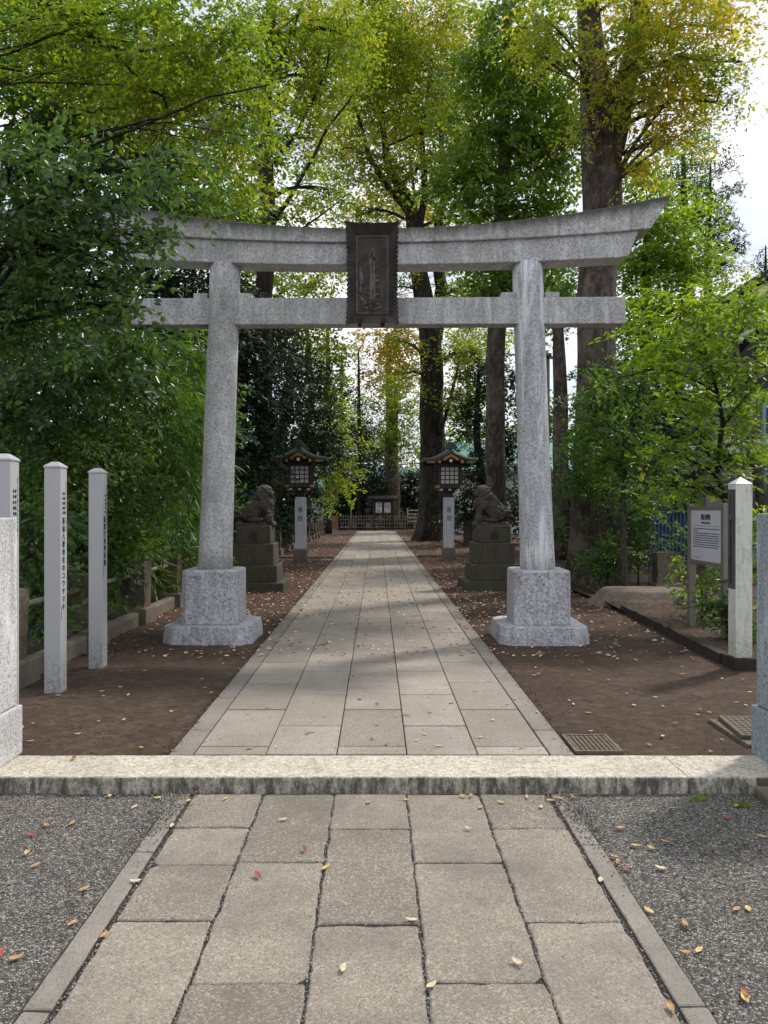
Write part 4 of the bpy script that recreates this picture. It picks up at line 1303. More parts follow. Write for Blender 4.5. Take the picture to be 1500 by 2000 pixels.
def leaf_cloud(name, C, DR, NR, L, W, mat, parent, shape='diamond', fold=0.18):
    """C centres, DR unit directions, NR normals (n,3); L, W arrays"""
    n = len(C)
    S = np.cross(DR, NR); S /= (np.linalg.norm(S, axis=1, keepdims=True) + 1e-9)
    NN = np.cross(S, DR)
    L = L[:, None]; W = W[:, None]
    if shape == 'leaf6':
        P_ = [C, C + DR * L * .35 + S * W * .5 + NN * W * fold, C + DR * L * .72 + S * W * .36 + NN * W * fold, C + DR * L, C + DR * L * .72 - S * W * .36 + NN * W * fold, C + DR * L * .35 - S * W * .5 + NN * W * fold]
        F_ = np.array([[0, 1, 2, 3], [0, 3, 4, 5]]); k = 6; fl = 4
    elif shape == 'fan':
        P_ = [C, C + DR * L * .75 + S * W * .55, C + DR * L, C + DR * L * .75 - S * W * .55]
        F_ = np.array([[0, 1, 2], [0, 2, 3]]); k = 4; fl = 3
    else:
        P_ = [C, C + DR * L * .45 + S * W * .5 + NN * W * fold, C + DR * L, C + DR * L * .45 - S * W * .5 + NN * W * fold]
        F_ = np.array([[0, 1, 2], [0, 2, 3]]); k = 4; fl = 3
    V = np.stack(P_, axis=1).reshape(-1, 3).astype(np.float32)
    idx = (np.arange(n)[:, None, None] * k + F_[None]).reshape(-1, fl).astype(np.int32)
    me = bpy.data.meshes.new(name)
    me.vertices.add(len(V)); me.vertices.foreach_set('co', V.ravel())
    me.loops.add(idx.size); me.loops.foreach_set('vertex_index', idx.ravel())
    me.polygons.add(len(idx)); me.polygons.foreach_set('loop_start', np.arange(0, idx.size, fl, dtype=np.int32))
    me.polygons.foreach_set('loop_total', np.full(len(idx), fl, dtype=np.int32))
    me.materials.append(mat)
    me.update(calc_edges=True)
    o = bpy.data.objects.new(name, me); COL.objects.link(o)
    if parent: o.parent = parent
    LEAFCOUNT[0] += n
    return o


def unit(a):
    return a / (np.linalg.norm(a, axis=1, keepdims=True) + 1e-9)


def spray_crown(lobes, L, W, dens, per=26, spr=0.30, droop=0.3, flat=0.6, bias=0.5, blade=False):
    """lobes: (x, y, rx, ry, D, rd) in photo pixels + metres -> leaf arrays and spray centres"""
    Cs, Ds, Ns, spc = [], [], [], []
    for lb in lobes:
        x, y, rx, ry, D, rd = lb[:6]
        dn = dens * (lb[6] if len(lb) > 6 else 1.0)
        c = np.array(at(x, y, D)); R = np.array([rx * D / F, rd, ry * D / F])
        area = PI * R[0] * R[2]
        n = int(dn * area / (0.25 * L * W))
        ns = max(3, n // per)
        u = unit(RNG.normal(size=(ns, 3))) * (RNG.random((ns, 1)) ** bias)
        u *= 1 + 0.22 * RNG.normal(size=(ns, 1))
        sc = c + u * R
        spc.append((lb, sc))
        k = per
        out = unit(u * np.array([1, 1, 0.45]) + RNG.normal(size=(ns, 3)) * np.array([0.6, 0.6, 0.3]))
        out[:, 2] -= droop * RNG.uniform(0.2, 1.3, ns); out = unit(out)
        nrm = RNG.normal(size=(ns, 3)) * (1 - flat) * 0.8; nrm[:, 2] += flat + 0.15
        side = unit(np.cross(out, unit(nrm))); pn = np.cross(side, out)
        nt = 4
        tw = RNG.integers(0, nt, (ns, k))                      # which twig of the spray
        ang = (tw - (nt - 1) / 2) * 0.48 + RNG.normal(size=(ns, k)) * 0.07 + RNG.normal(size=(ns, 1)) * 0.2
        tt = RNG.random((ns, k)) ** 0.8
        sgn = RNG.choice((-1.0, 1.0), (ns, k))
        size = spr * RNG.uniform(0.6, 1.35, (ns, 1))
        ca, sa = np.cos(ang)[..., None], np.sin(ang)[..., None]
        td = out[:, None] * ca + side[:, None] * sa
        ts = side[:, None] * ca - out[:, None] * sa
        P_ = sc[:, None] + td * (tt * size * 2.1 - 0.5 * size)[..., None]
        P_[..., 2] -= (tt ** 2 * size)[..., :] * (0.25 + droop * 0.5)
        P_ = P_ + RNG.normal(size=(ns, k, 3)) * spr * 0.055
        la = 0.85 if not blade else 0.35
        d = td * math.cos(la) + ts * (sgn * math.sin(la))[..., None] + RNG.normal(size=(ns, k, 3)) * 0.22
        d[..., 2] -= droop * (0.35 if not blade else 1.1)
        N_ = pn[:, None] + RNG.normal(size=(ns, k, 3)) * 0.34
        Cs.append(P_.reshape(-1, 3)); Ds.append(unit(d.reshape(-1, 3))); Ns.append(unit(N_.reshape(-1, 3)))
    C = np.concatenate(Cs); Dd = np.concatenate(Ds); Nn = np.concatenate(Ns)
    keep = C[:, 2] > 0.12
    C, Dd, Nn = C[keep], Dd[keep], Nn[keep]
    n = len(C); sc_ = RNG.uniform(0.65, 1.25, n)
    return C, Dd, Nn, L * sc_, W * sc_, spc


def bend(a, b, sag=0.12, n=6, seed=0):
    a, b = Vector(a), Vector(b); pts = []
    L = (b - a).length
    for i in range(n + 1):
        u = i / n
        p = a.lerp(b, u) + Vector((0, 0, sag * L * math.sin(u * PI)))
        q = noise.noise_vector(Vector((u * 2.7, seed * 1.7, 4.2))) * L * 0.10 * math.sin(u * PI)
        pts.append(p + q)
    return pts


def tree(name, label, cat, trunk, radii, crowns, bark, group=None, limbs=True, flare=0.0, lobed=6, twigs=5, limb_r=0.35, sides=14, extra=None):
    """trunk: list of (x, y, D) pixels or None; crowns: list of dicts"""
    pts = [at(*p) if not isinstance(p, Vector) else p for p in trunk]
    base = pts[0].copy()
    e_ = empty(name, (0, 0, 0), label, cat, group)
    tm = MB()
    # resample trunk
    fine, rf = [], []
    for i in range(len(pts) - 1):
        k = 6
        for j in range(k):
            u = j / k
            p = pts[i].lerp(pts[i + 1], u)
            fine.append(p); rf.append(radii[i] + (radii[i + 1] - radii[i]) * u)
    fine.append(pts[-1]); rf.append(radii[-1])
    sd = random.uniform(0, 50)
    fine = [p + noise.noise_vector(Vector((p.z * 0.5, sd, 0))) * rf[i] * (0.35 if i else 0) for i, p in enumerate(fine)]

    def fn(t_, p, i):
        r = 1 + 0.07 * noise.noise(Vector((math.cos(t_) * 1.6, math.sin(t_) * 1.6, p.z * 0.7 + sd)))
        if flare:
            zz = max(0.0, p.z - base.z)
            r += flare * math.exp(-zz / 0.55) * (0.45 + 0.55 * max(0, math.cos(lobed * t_ + sd)) ** 1.0 + 0.4 * noise.noise(Vector((math.cos(t_) * 2, math.sin(t_) * 2, sd))))
            r += 0.06 * math.cos(lobed * t_ + sd + 0.4 * zz) * math.exp(-zz / 4)
        return r
    if flare:
        ex = [(fine[0] + Vector((0, 0, dz)), rf[0]) for dz in (-0.12, 0, 0.1, 0.22, 0.4, 0.65, 1.0, 1.5)]
        rest = [(p, r) for p, r in zip(fine, rf) if p.z > base.z + 1.7]
        fine = [p for p, _ in ex] + [p for p, _ in rest]; rf = [r for _, r in ex] + [r for _, r in rest]
    tm.tube(fine, rf, 40 if flare else sides, fn)
    for b in (extra or []):
        bp = [at(*p) for p in b[0]]
        f2, r2 = [], []
        for i in range(len(bp) - 1):
            for j in range(5):
                u = j / 5; f2.append(bp[i].lerp(bp[i + 1], u)); r2.append(b[1] + (b[2] - b[1]) * ((i + u) / (len(bp) - 1)))
        f2.append(bp[-1]); r2.append(b[2])
        f2 = [p + noise.noise_vector(Vector((p.z * 0.9, p.x, sd))) * 0.06 * (0 if i == 0 else 1) for i, p in enumerate(f2)]
        tm.tube(f2, r2, 10)
    for cr_ in crowns:
        kw = {k: v for k, v in cr_.items() if k in ('per', 'spr', 'droop', 'flat', 'bias', 'blade')}
        C, Dd, Nn, L, W, spc = spray_crown(cr_['lobes'], cr_['L'], cr_['W'], cr_['dens'], **kw)
        leaf_cloud('crown', C, Dd, Nn, L, W, cr_['mat'], e_, cr_.get('shape', 'diamond'))
        if limbs:
            for li, (lb, sc) in enumerate(spc):
                c = at(*lb[:2], lb[4])
                # attach: trunk point below the lobe
                cand = [(abs((p - c).length - 0) + max(0, p.z - c.z + 0.2) * 4, i) for i, p in enumerate(fine)]
                i = min(cand)[1]
                i = max(1, min(i, len(fine) - 1))
                a = fine[i]; r0 = min(rf[i] * limb_r, 0.02 + 0.02 * (c - a).length + 0.012)
                bp = bend(a, c, 0.10, 6, li + sd)
                tm.tube(bp, [r0 * (1 - 0.6 * k / 6) for k in range(7)], 7)
                sel = sc[RNG.permutation(len(sc))[:twigs]]
                for q, s_ in enumerate(sel):
                    k = 2 + q % 5
                    tm.tube(bend(bp[k], Vector(s_), 0.08, 4, q + li), [r0 * 0.34, r0 * .3, r0 * .22, r0 * .15, r0 * .07], 5)
    tm.build('trunk', bark, e_, fix=False)
    return e_


def lobes(*a):
    return list(a)


# 1 camellia overhanging the beam end, in front of the gate
tree('camellia_tree', 'glossy dark-leaved tree whose twigs overhang the end of the stone gate', 'tree',
     [Vector((-4.15, 6.9, 0.1)), Vector((-4.0, 6.9, 2.0)), Vector((-3.7, 6.9, 3.6)), Vector((-3.3, 6.9, 4.6))], [0.10, 0.08, 0.06, 0.03],
     [dict(lobes=lobes((40, 330, 120, 90, 7.0, .6), (170, 380, 130, 90, 6.8, .6), (60, 480, 130, 100, 6.9, .6), (180, 480, 100, 70, 6.9, .5), (255, 480, 60, 40, 7.0, .3, .7), (325, 475, 28, 14, 7.1, .12, .35),
                       (120, 590, 150, 80, 7.2, .6), (300, 330, 110, 55, 7.0, .5, .6), (400, 275, 80, 28, 7.0, .3, .5), (480, 265, 50, 18, 7.0, .2, .4), (230, 570, 60, 40, 7.2, .3, .7), (285, 600, 26, 24, 7.4, .15, .5), (30, 640, 110, 70, 7.1, .5)),
           L=0.085, W=0.042, dens=1.3, per=16, spr=0.19, droop=0.35, flat=0.5, mat=M['lf_camellia'], shape='leaf6')],
     M['twig'], extra=[([(-60, 620, 6.9), (60, 480, 6.9), (170, 290, 6.9), (250, 260, 6.9), (400, 190, 6.95), (520, 170, 7.0)], 0.022, 0.006),
                       ([(-40, 560, 6.9), (100, 420, 6.9), (190, 270, 6.9), (290, 235, 6.9), (340, 228, 6.9)], 0.018, 0.005)], twigs=12)
# 2 maple arching over top left
tree('maple_tree', 'yellow-green maple with dark arching branches high over the thicket', 'tree',
     [Vector((-7.4, 10.5, 0.1)), Vector((-7.0, 10.5, 4.0)), Vector((-6.2, 10.3, 7.2)), Vector((-5.4, 10.2, 8.4))], [0.17, 0.14, 0.10, 0.05],
     [dict(lobes=lobes((90, 60, 130, 80, 10.5, 1.0), (260, 60, 130, 90, 10.2, 1.0), (400, 90, 110, 100, 10, .9), (330, 190, 130, 70, 10, .9), (470, 210, 75, 80, 10, .7), (440, 330, 85, 60, 10, .6, .8), (180, 160, 110, 60, 10.6, .8), (480, 60, 60, 70, 10, .7, .7), (390, 380, 60, 30, 9.8, .5, .6)),
           L=0.075, W=0.050, dens=1.9, per=34, spr=0.30, droop=0.25, flat=0.6, mat=M['lf_maple'])],
     M['twig'], extra=[([(-60, -60, 10.2), (120, 20, 10.1), (160, 75, 10.0), (260, 100, 9.9), (330, 90, 9.9), (420, 60, 9.9)], 0.032, 0.008),
                       ([(120, 20, 10.1), (230, 110, 10.0), (290, 180, 10.0), (320, 190, 9.9), (330, 230, 9.9), (250, 340, 9.9)], 0.024, 0.006),
                       ([(-40, -80, 10.1), (80, -40, 10.0), (170, 30, 10.0), (270, 20, 10.0), (360, 30, 10.0), (450, 90, 9.9)], 0.026, 0.007)], twigs=6, limb_r=0.16)
# 3 trees behind, top left
tree('slender_tree', 'slim green tree trunk rising behind the yellow-green maple', 'tree',
     [Vector((-8.8, 15, 0.1)), at(95, 300, 15), at(110, 120, 15), at(108, -150, 15)], [0.22, 0.19, 0.16, 0.1],
     [dict(lobes=lobes((60, 190, 130, 120, 15, 1.6), (210, 250, 140, 90, 15, 1.5), (330, 300, 110, 90, 15, 1.3), (150, 60, 130, 90, 15.5, 1.5), (400, 410, 110, 60, 15, 1.2), (50, 20, 120, 80, 16, 1.5), (300, 130, 140, 110, 16, 1.5)),
           L=0.11, W=0.08, dens=2.3, per=30, spr=0.38, mat=M['lf_mid'])], M['bark_dark'], extra=[([(95, 330, 15), (130, 250, 15), (170, 190, 15), (200, 120, 15)], 0.07, 0.03)])
tree('background_evergreen', 'dense dark evergreen behind the thicket and camellia', 'tree',
     [Vector((-9.5, 15, 0.1)), at(30, 500, 17), at(60, 250, 17)], [0.3, 0.22, 0.12],
     [dict(lobes=lobes((40, 520, 160, 160, 17, 2.0), (200, 640, 170, 170, 16, 2.0), (340, 560, 120, 120, 16.5, 1.6), (60, 800, 160, 150, 15, 1.6), (240, 850, 150, 130, 15, 1.6), (370, 740, 90, 140, 16, 1.5), (380, 930, 90, 120, 16, 1.3), (420, 600, 60, 90, 17, 1.3), (250, 420, 150, 90, 17, 1.6)),
           L=0.13, W=0.07, dens=1.8, per=30, spr=0.4, mat=M['lf_dark'])], M['bark_dark'])
# 4 thicket along the stone fence
thk = [
    ('broadleaf_shrub', 'tall ivy-covered shrub with broad leaves below the camellia', lobes((50, 690, 120, 80, 8.4, .7), (160, 740, 110, 80, 8.8, .7), (30, 790, 90, 80, 8.2, .6), (240, 680, 80, 70, 9.2, .6)), 0.10, 0.058, 1.7, M['lf_camellia'], 'leaf6', (-5.0, 9.0), False),
    ('bamboo_clump', 'leafy bamboo clump behind the gate pillar, brightest of the thicket', lobes((300, 770, 85, 70, 10.2, .6), (350, 850, 70, 90, 10.4, .6), (250, 640, 90, 50, 10, .6), (370, 690, 60, 70, 11, .6), (330, 930, 80, 70, 10.4, .6)), 0.17, 0.026, 2.2, M['lf_bamboo'], 'diamond', (-4.6, 10.4), True),
    ('mixed_shrub', 'small-leaved yellow-spotted shrub behind the two far marker posts', lobes((120, 880, 110, 80, 8.6, .6), (210, 860, 90, 80, 9.2, .6), (230, 960, 90, 80, 9.0, .6), (120, 980, 70, 70, 8.3, .5)), 0.075, 0.036, 1.8, M['lf_hedge'], 'leaf6', (-4.4, 9.0), False),
    ('leafy_shrub', 'low broad-leaved shrub between the gate pillar and the first fence post', lobes((70, 1080, 55, 80, 7.3, .35), (50, 1000, 70, 70, 7.4, .4), (90, 1170, 40, 50, 7.5, .3)), 0.11, 0.055, 1.6, M['lf_camellia'], 'leaf6', (-3.75, 7.4), False),
    ('leafy_shrub', 'low shrub leaning over the fence rail behind the second marker post', lobes((180, 1050, 70, 60, 9.3, .4), (230, 1040, 50, 50, 9.6, .4), (190, 1130, 60, 40, 9.2, .3)), 0.10, 0.045, 1.6, M['lf_mid'], 'leaf6', (-3.8, 9.3), False),
    ('sedge_clump', 'grassy arching clump growing between the stone fence posts', lobes((300, 1130, 45, 40, 11.4, .3), (260, 1060, 40, 40, 11.0, .3), (330, 1060, 50, 40, 11.8, .4)), 0.22, 0.022, 1.9, M['lf_bamboo'], 'diamond', (-3.65, 11.2), True),
    ('leafy_shrub', 'mid-green shrub reaching the dark trees beside the gate pillar', lobes((360, 1020, 60, 60, 12.2, .5), (400, 930, 50, 80, 13, .5), (390, 820, 50, 80, 12.5, .5)), 0.10, 0.045, 1.7, M['lf_mid'], 'leaf6', (-3.9, 12.3), False),
]
thk += [
    ('leafy_shrub', 'dark low shrub mass closing the foot of the thicket beside the camellia', lobes((40, 930, 80, 70, 9.6, .5), (150, 1000, 80, 60, 10.2, .5), (100, 1100, 60, 50, 9.0, .3), (250, 1030, 70, 60, 11.5, .5), (210, 1110, 40, 35, 10.6, .3), (350, 1090, 40, 40, 13.2, .4)), 0.10, 0.05, 2.0, M['lf_mid'], 'leaf6', (-4.6, 10.2), False),
    ('leafy_shrub', 'leafy sprays spilling over the fence kerb between the first two posts', lobes((90, 1130, 40, 50, 8.0, .25), (60, 1200, 30, 30, 7.4, .2, .7), (215, 1150, 30, 35, 9.6, .25), (205, 1085, 40, 30, 9.2, .3)), 0.10, 0.045, 1.5, M['lf_hedge'], 'leaf6', (-3.65, 8.2), False),
    ('palm_shrub', 'fan-leaved low plant with spiky leaves behind the third fence post', lobes((255, 1075, 32, 24, 10.3, .2), (235, 1100, 26, 20, 10.2, .2)), 0.26, 0.020, 1.5, M['lf_bright'], 'diamond', (-3.5, 10.3), False),
    ('leafy_shrub', 'shrub between the gate pillar and the pedestal of the closed-mouthed lion', lobes((430, 1010, 40, 60, 16.2, .5), (380, 1060, 40, 40, 14.6, .4), (530, 1050, 30, 25, 24.5, .5), (550, 1000, 25, 40, 25, .5)), 0.11, 0.05, 1.8, M['lf_dark'], 'leaf6', (-4.2, 15.6), False),
]
for nm, lab, lbs, L_, W_, dn, mt, shp, (bx, by), bl in thk:
    tree(nm, lab, 'shrub' if 'bamboo' not in nm else 'bamboo', [Vector((bx, by, 0.1)), Vector((bx - 0.1, by, 0.8)), at(lbs[0][0], lbs[0][1], lbs[0][4])], [0.03, 0.025, 0.012],
         [dict(lobes=lbs, L=L_, W=W_, dens=dn, per=22, spr=0.22, droop=0.4, flat=0.45, mat=mt, shape=shp, blade=bl)], M['twig'], group='thicket behind the stone fence', twigs=6, sides=7)
# 5 dark evergreens behind the left pillar and lion
tree('dark_evergreen', 'nearly black evergreen towering behind the closed-mouthed lion', 'tree',
     [Vector((-4.6, 18.5, 0.1)), at(470, 800, 18.5), at(480, 600, 18.5)], [0.22, 0.17, 0.08],
     [dict(lobes=lobes((480, 690, 80, 80, 18.5, 1.3), (500, 780, 80, 70, 18.3, 1.3), (450, 880, 75, 80, 18, 1.2), (520, 860, 40, 50, 18.6, 0.9), (475, 960, 70, 60, 18.5, 1.0), (420, 600, 80, 60, 19, 1.3), (480, 1020, 55, 35, 19, .8), (545, 905, 16, 12, 18.9, .3), (400, 760, 60, 120, 18, 1.2)),
           L=0.12, W=0.05, dens=2.4, per=30, spr=0.32, droop=0.5, mat=M['lf_dark'])], M['bark_dark'])
tree('evergreen_tree', 'deep green rounded tree hanging over the half hidden lantern', 'tree',
     [Vector((-4.7, 26.5, 0.1)), at(560, 800, 25.5), at(570, 680, 25.5)], [0.22, 0.17, 0.08],
     [dict(lobes=lobes((575, 720, 75, 70, 26, 1.5), (600, 810, 70, 70, 25.5, 1.4), (630, 880, 45, 60, 26, 1.2), (550, 900, 60, 70, 26, 1.2), (575, 970, 60, 45, 26, .9), (540, 1020, 50, 30, 25.5, .8), (530, 640, 60, 50, 26, 1.3)),
           L=0.14, W=0.07, dens=2.1, per=30, spr=0.38, mat=M['lf_dark'])], M['bark_dark'])
tree('green_tree', 'yellowing green tree beyond the half hidden lantern', 'tree',
     [Vector((-4.9, 33, 0.1)), at(610, 800, 33), at(600, 640, 33)], [0.2, 0.16, 0.08],
     [dict(lobes=lobes((570, 620, 80, 50, 32, 1.6), (620, 680, 55, 50, 33, 1.4), (640, 760, 45, 60, 33, 1.3, .8), (650, 850, 45, 50, 34, 1.3), (500, 560, 80, 40, 31, 1.6), (660, 930, 35, 50, 34, 1)),
           L=0.15, W=0.10, dens=2.0, per=26, spr=0.42, mat=M['lf_maple'])], M['bark_dark'])
# 6 tall tree behind the beam, left of the tablet
tree('tall_zelkova', 'tall thin-crowned tree with dark trunk behind the beam left of the tablet', 'tree',
     [Vector((-3.35, 23, 0.1)), at(515, 640, 23), at(522, 430, 23), at(518, 200, 23), at(535, -40, 23)], [0.30, 0.27, 0.25, 0.21, 0.15],
     [dict(lobes=lobes((570, 60, 110, 80, 23, 2.0), (500, 120, 80, 90, 23, 1.8), (620, 160, 80, 80, 23.5, 1.7, .8), (480, 270, 70, 70, 23, 1.5), (590, 270, 80, 60, 23.5, 1.6, .6), (640, 370, 70, 50, 24, 1.5, .6), (560, 400, 60, 40, 23, 1.2, .8), (680, 60, 70, 70, 23, 1.5, .6)),
           L=0.13, W=0.075, dens=1.7, per=34, spr=0.5, flat=0.6, mat=M['lf_maple']),
      dict(lobes=lobes((430, 400, 90, 45, 22, 1.5), (480, 430, 60, 40, 22, 1.2), (380, 420, 60, 40, 21, 1.2)), L=0.10, W=0.085, dens=1.6, per=26, spr=0.36, mat=M['lf_ginkgo'], shape='fan')], M['bark_dark'],
     extra=[([(525, 450, 23), (570, 380, 23), (640, 250, 23), (700, 170, 23)], 0.09, 0.02), ([(522, 330, 23), (580, 260, 23), (640, 130, 23), (660, 40, 23)], 0.07, 0.02), ([(520, 500, 23), (600, 440, 23), (680, 380, 23)], 0.05, 0.012), ([(522, 200, 23), (548, 120, 23), (600, -20, 23)], 0.11, 0.05)], twigs=9)
# 7 huge tree beside the path
tree('huge_zelkova', 'huge dark buttressed tree beside the end of the path', 'tree',
     [Vector((2.55, 34.5, 0.0)), at(846, 850, 34.5), at(838, 650, 34.5), at(812, 500, 34.5), at(800, 400, 34.5), at(760, 330, 34.5), at(740, 200, 34.5)], [0.62, 0.56, 0.50, 0.36, 0.28, 0.18, 0.1],
     [dict(lobes=lobes((760, 90, 100, 80, 34, 2.5), (680, 190, 80, 70, 34, 2.2, .8), (780, 220, 80, 70, 35, 2.2), (850, 130, 70, 80, 34, 2.0, .8), (720, 320, 90, 55, 34, 2.2, .8), (840, 320, 70, 70, 34, 2.0), (770, 390, 60, 40, 37, 1.6, .7), (850, 400, 40, 30, 37, 1.4, .7), (900, 250, 60, 90, 34, 2, .8), (700, 420, 50, 30, 35, 1.6, .8), (740, 10, 100, 50, 34, 2), (880, 20, 70, 50, 34, 2, .7), (640, 60, 60, 60, 35, 2, .8), (900, 150, 60, 60, 35, 2, .7), (640, 300, 50, 60, 35, 2, .6), (930, 420, 50, 40, 34, 2, .8), (770, 150, 90, 60, 37, 2)),
           L=0.17, W=0.10, dens=1.9, per=34, spr=0.75, flat=0.6, mat=M['lf_zelk_g']),
      dict(lobes=lobes((905, 690, 40, 50, 33.5, 1.4), (785, 730, 32, 45, 33, 1.2), (905, 770, 35, 40, 33, 1.1), (780, 665, 30, 30, 33, 1.1), (935, 690, 50, 50, 34, 1.4), (770, 560, 30, 40, 34, 1.2), (905, 570, 35, 35, 34, 1.2)), L=0.14, W=0.08, dens=1.4, per=26, spr=0.5, mat=M['lf_zelk_g'])],
     M['bark_dark'], flare=0.75, lobed=7,
     extra=[([(850, 660, 34.5), (862, 560, 34.5), (850, 480, 34.5), (870, 380, 34.5), (860, 250, 34.5)], 0.34, 0.10), ([(805, 420, 34.5), (760, 370, 34.5), (720, 300, 34.5), (690, 200, 34.5)], 0.2, 0.05), ([(812, 480, 34.5), (830, 380, 34.5), (825, 250, 34.5), (840, 150, 34.5)], 0.2, 0.06), ([(860, 500, 34.5), (900, 440, 34.5), (930, 380, 34.5)], 0.16, 0.05),
            ([(858, 850, 34.0), (885, 760, 34.0), (900, 690, 34.0)], 0.10, 0.04)], twigs=7)
# 8 ginkgo behind the right end of the beams
tree('ginkgo_tree', 'dense green ginkgo rising between the tablet and the big bare trunk', 'tree',
     [Vector((3.95, 25.5, 0.0)), at(968, 800, 25), at(970, 600, 25), at(985, 300, 25), at(990, 0, 25)], [0.34, 0.31, 0.28, 0.2, 0.1],
     [dict(lobes=lobes((1010, 60, 90, 80, 25, 2.0), (950, 140, 80, 80, 25, 1.9), (1050, 170, 85, 90, 25, 2.0), (960, 260, 100, 80, 25, 2.0), (1050, 300, 80, 80, 25, 1.9), (900, 340, 70, 50, 25, 1.6), (960, 380, 100, 60, 25, 1.9), (1060, 400, 70, 60, 25, 1.7), (1100, 250, 50, 100, 25, 1.6), (930, 480, 70, 50, 25, 1.4), (1010, 540, 80, 50, 25, 1.5), (940, 580, 60, 40, 25, 1.3), (1080, 560, 50, 80, 25, 1.3)),
           L=0.12, W=0.11, dens=2.4, per=28, spr=0.40, flat=0.5, mat=M['lf_ginkgo'], shape='fan')], M['bark'], flare=0.3)
# 9 big zelkova on the right
tree('big_zelkova', 'massive forked trunk with orange-tinged crown rising past the gate beam end', 'tree',
     [Vector((4.12, 14.6, 0.0)), at(1158, 900, 14.5), at(1160, 650, 14.5), at(1172, 450, 14.5), at(1178, 300, 14.5), at(1160, 130, 14.5), at(1145, -60, 14.5)], [0.42, 0.37, 0.345, 0.36, 0.37, 0.25, 0.18],
     [dict(lobes=lobes((1310, 50, 110, 80, 13.8, 1.3), (1350, 160, 90, 70, 14, 1.1), (1270, 190, 60, 70, 13.8, .9), (1300, 275, 70, 45, 13.9, .8), (1225, 90, 50, 90, 13.4, .8, .7), (1430, 60, 60, 60, 14, 1.0, .8), (1450, 120, 40, 30, 14, .6, .5), (1240, 330, 40, 30, 14, .5, .6), (1150, 220, 40, 30, 13.2, .4, .5), (1200, -50, 160, 60, 14, 1.2), (1380, -50, 120, 50, 14, 1.2)),
           L=0.095, W=0.042, dens=1.25, per=34, spr=0.33, flat=0.6, mat=M['lf_zelk']),
      dict(lobes=lobes((1080, 50, 70, 60, 13.4, .9), (1050, 110, 45, 40, 13.4, .6), (1130, 130, 50, 50, 13.2, .7, .6), (1260, 110, 90, 80, 13.2, .9), (1340, 100, 80, 60, 13.3, .9, .8), (1400, 200, 50, 45, 13.9, .7, .7), (1190, 210, 60, 30, 13.2, .5, .6)), L=0.095, W=0.042, dens=1.1, per=34, spr=0.32, mat=M['lf_zelk_g'])],
     M['bark'], flare=0.6, lobed=6, limb_r=0.14,
     extra=[([(1190, 300, 14.5), (1215, 200, 14.5), (1245, 80, 14.5), (1260, -60, 14.5)], 0.24, 0.17), ([(1212, 330, 14.4), (1240, 280, 14.2), (1300, 200, 14.0), (1360, 140, 13.9)], 0.05, 0.012), ([(1205, 340, 14.3), (1260, 250, 14.0), (1300, 120, 13.8)], 0.04, 0.01), ([(1140, 140, 14.2), (1090, 90, 13.8), (1040, 40, 13.5)], 0.03, 0.01), ([(1208, 350, 14.3), (1290, 290, 14.1), (1400, 220, 14.0)], 0.03, 0.006), ([(1206, 330, 14.3), (1230, 220, 14.0), (1260, 60, 13.8)], 0.03, 0.008), ([(1206, 345, 14.3), (1320, 230, 14.0), (1430, 90, 13.9)], 0.03, 0.006)], twigs=6)
# 10 second ginkgo right, pine, small trees
tree('bright_ginkgo', 'sunlit bright green tree behind the upturned end of the gate beam', 'tree',
     [Vector((7.0, 21.5, 0.0)), at(1260, 700, 21.5), at(1265, 400, 21.5)], [0.22, 0.18, 0.08],
     [dict(lobes=lobes((1255, 340, 55, 60, 21.5, 1.3), (1290, 440, 80, 70, 21.5, 1.5), (1235, 520, 60, 80, 21.5, 1.4), (1320, 520, 80, 60, 21.5, 1.4), (1260, 620, 80, 70, 21, 1.4), (1370, 510, 45, 45, 21.5, 1.0, .8), (1230, 740, 60, 80, 21, 1.2), (1340, 600, 60, 50, 21, 1.2)),
           L=0.12, W=0.09, dens=2.2, per=26, spr=0.38, mat=M['lf_bright'], shape='fan')], M['bark_dark'])
tree('leaning_evergreen', 'grey-green tree top showing above the bright tree beside the pine', 'tree',
     [Vector((10.8, 29, 0.0)), at(1340, 600, 29), at(1335, 300, 29)], [0.25, 0.2, 0.07],
     [dict(lobes=lobes((1350, 290, 45, 50, 29, 1.4), (1320, 350, 50, 50, 29, 1.4), (1360, 400, 40, 60, 29, 1.2)), L=0.14, W=0.06, dens=1.2, per=26, spr=0.45, mat=M['lf_mid'])], M['bark_dark'])
# pine: tiers of near horizontal needle sprays
pl = []
rp = random.Random(4)
for k in range(17):
    y = 330 + k * 13
    sx = rp.choice((-1, 1, 1)); ln = rp.uniform(15, 62)
    pl.append((1385 + sx * ln * 0.7, y - ln * 0.22, ln * 0.55, 9, 30, 0.5))
tree('pine_tree', 'sparse dark pine against the white sky, tallest thing above the house roof', 'tree',
     [Vector((12.9, 30, 0.0)), at(1385, 800, 30), at(1382, 500, 30), at(1388, 315, 30)], [0.25, 0.22, 0.14, 0.03],
     [dict(lobes=pl, L=0.20, W=0.035, dens=2.6, per=26, spr=0.26, droop=-0.15, flat=0.3, mat=M['lf_pine'])], M['bark_dark'], limb_r=0.3, twigs=2)
tree('far_pine', 'small dark conifer tip at the picture edge above the house roof', 'tree',
     [Vector((17.4, 34, 0.0)), at(1495, 640, 34), at(1495, 480, 34)], [0.2, 0.1, 0.03],
     [dict(lobes=lobes((1490, 520, 25, 35, 34, .9), (1480, 570, 35, 30, 34, .9)), L=0.15, W=0.04, dens=1.2, per=20, spr=0.3, mat=M['lf_pine'])], M['bark_dark'])
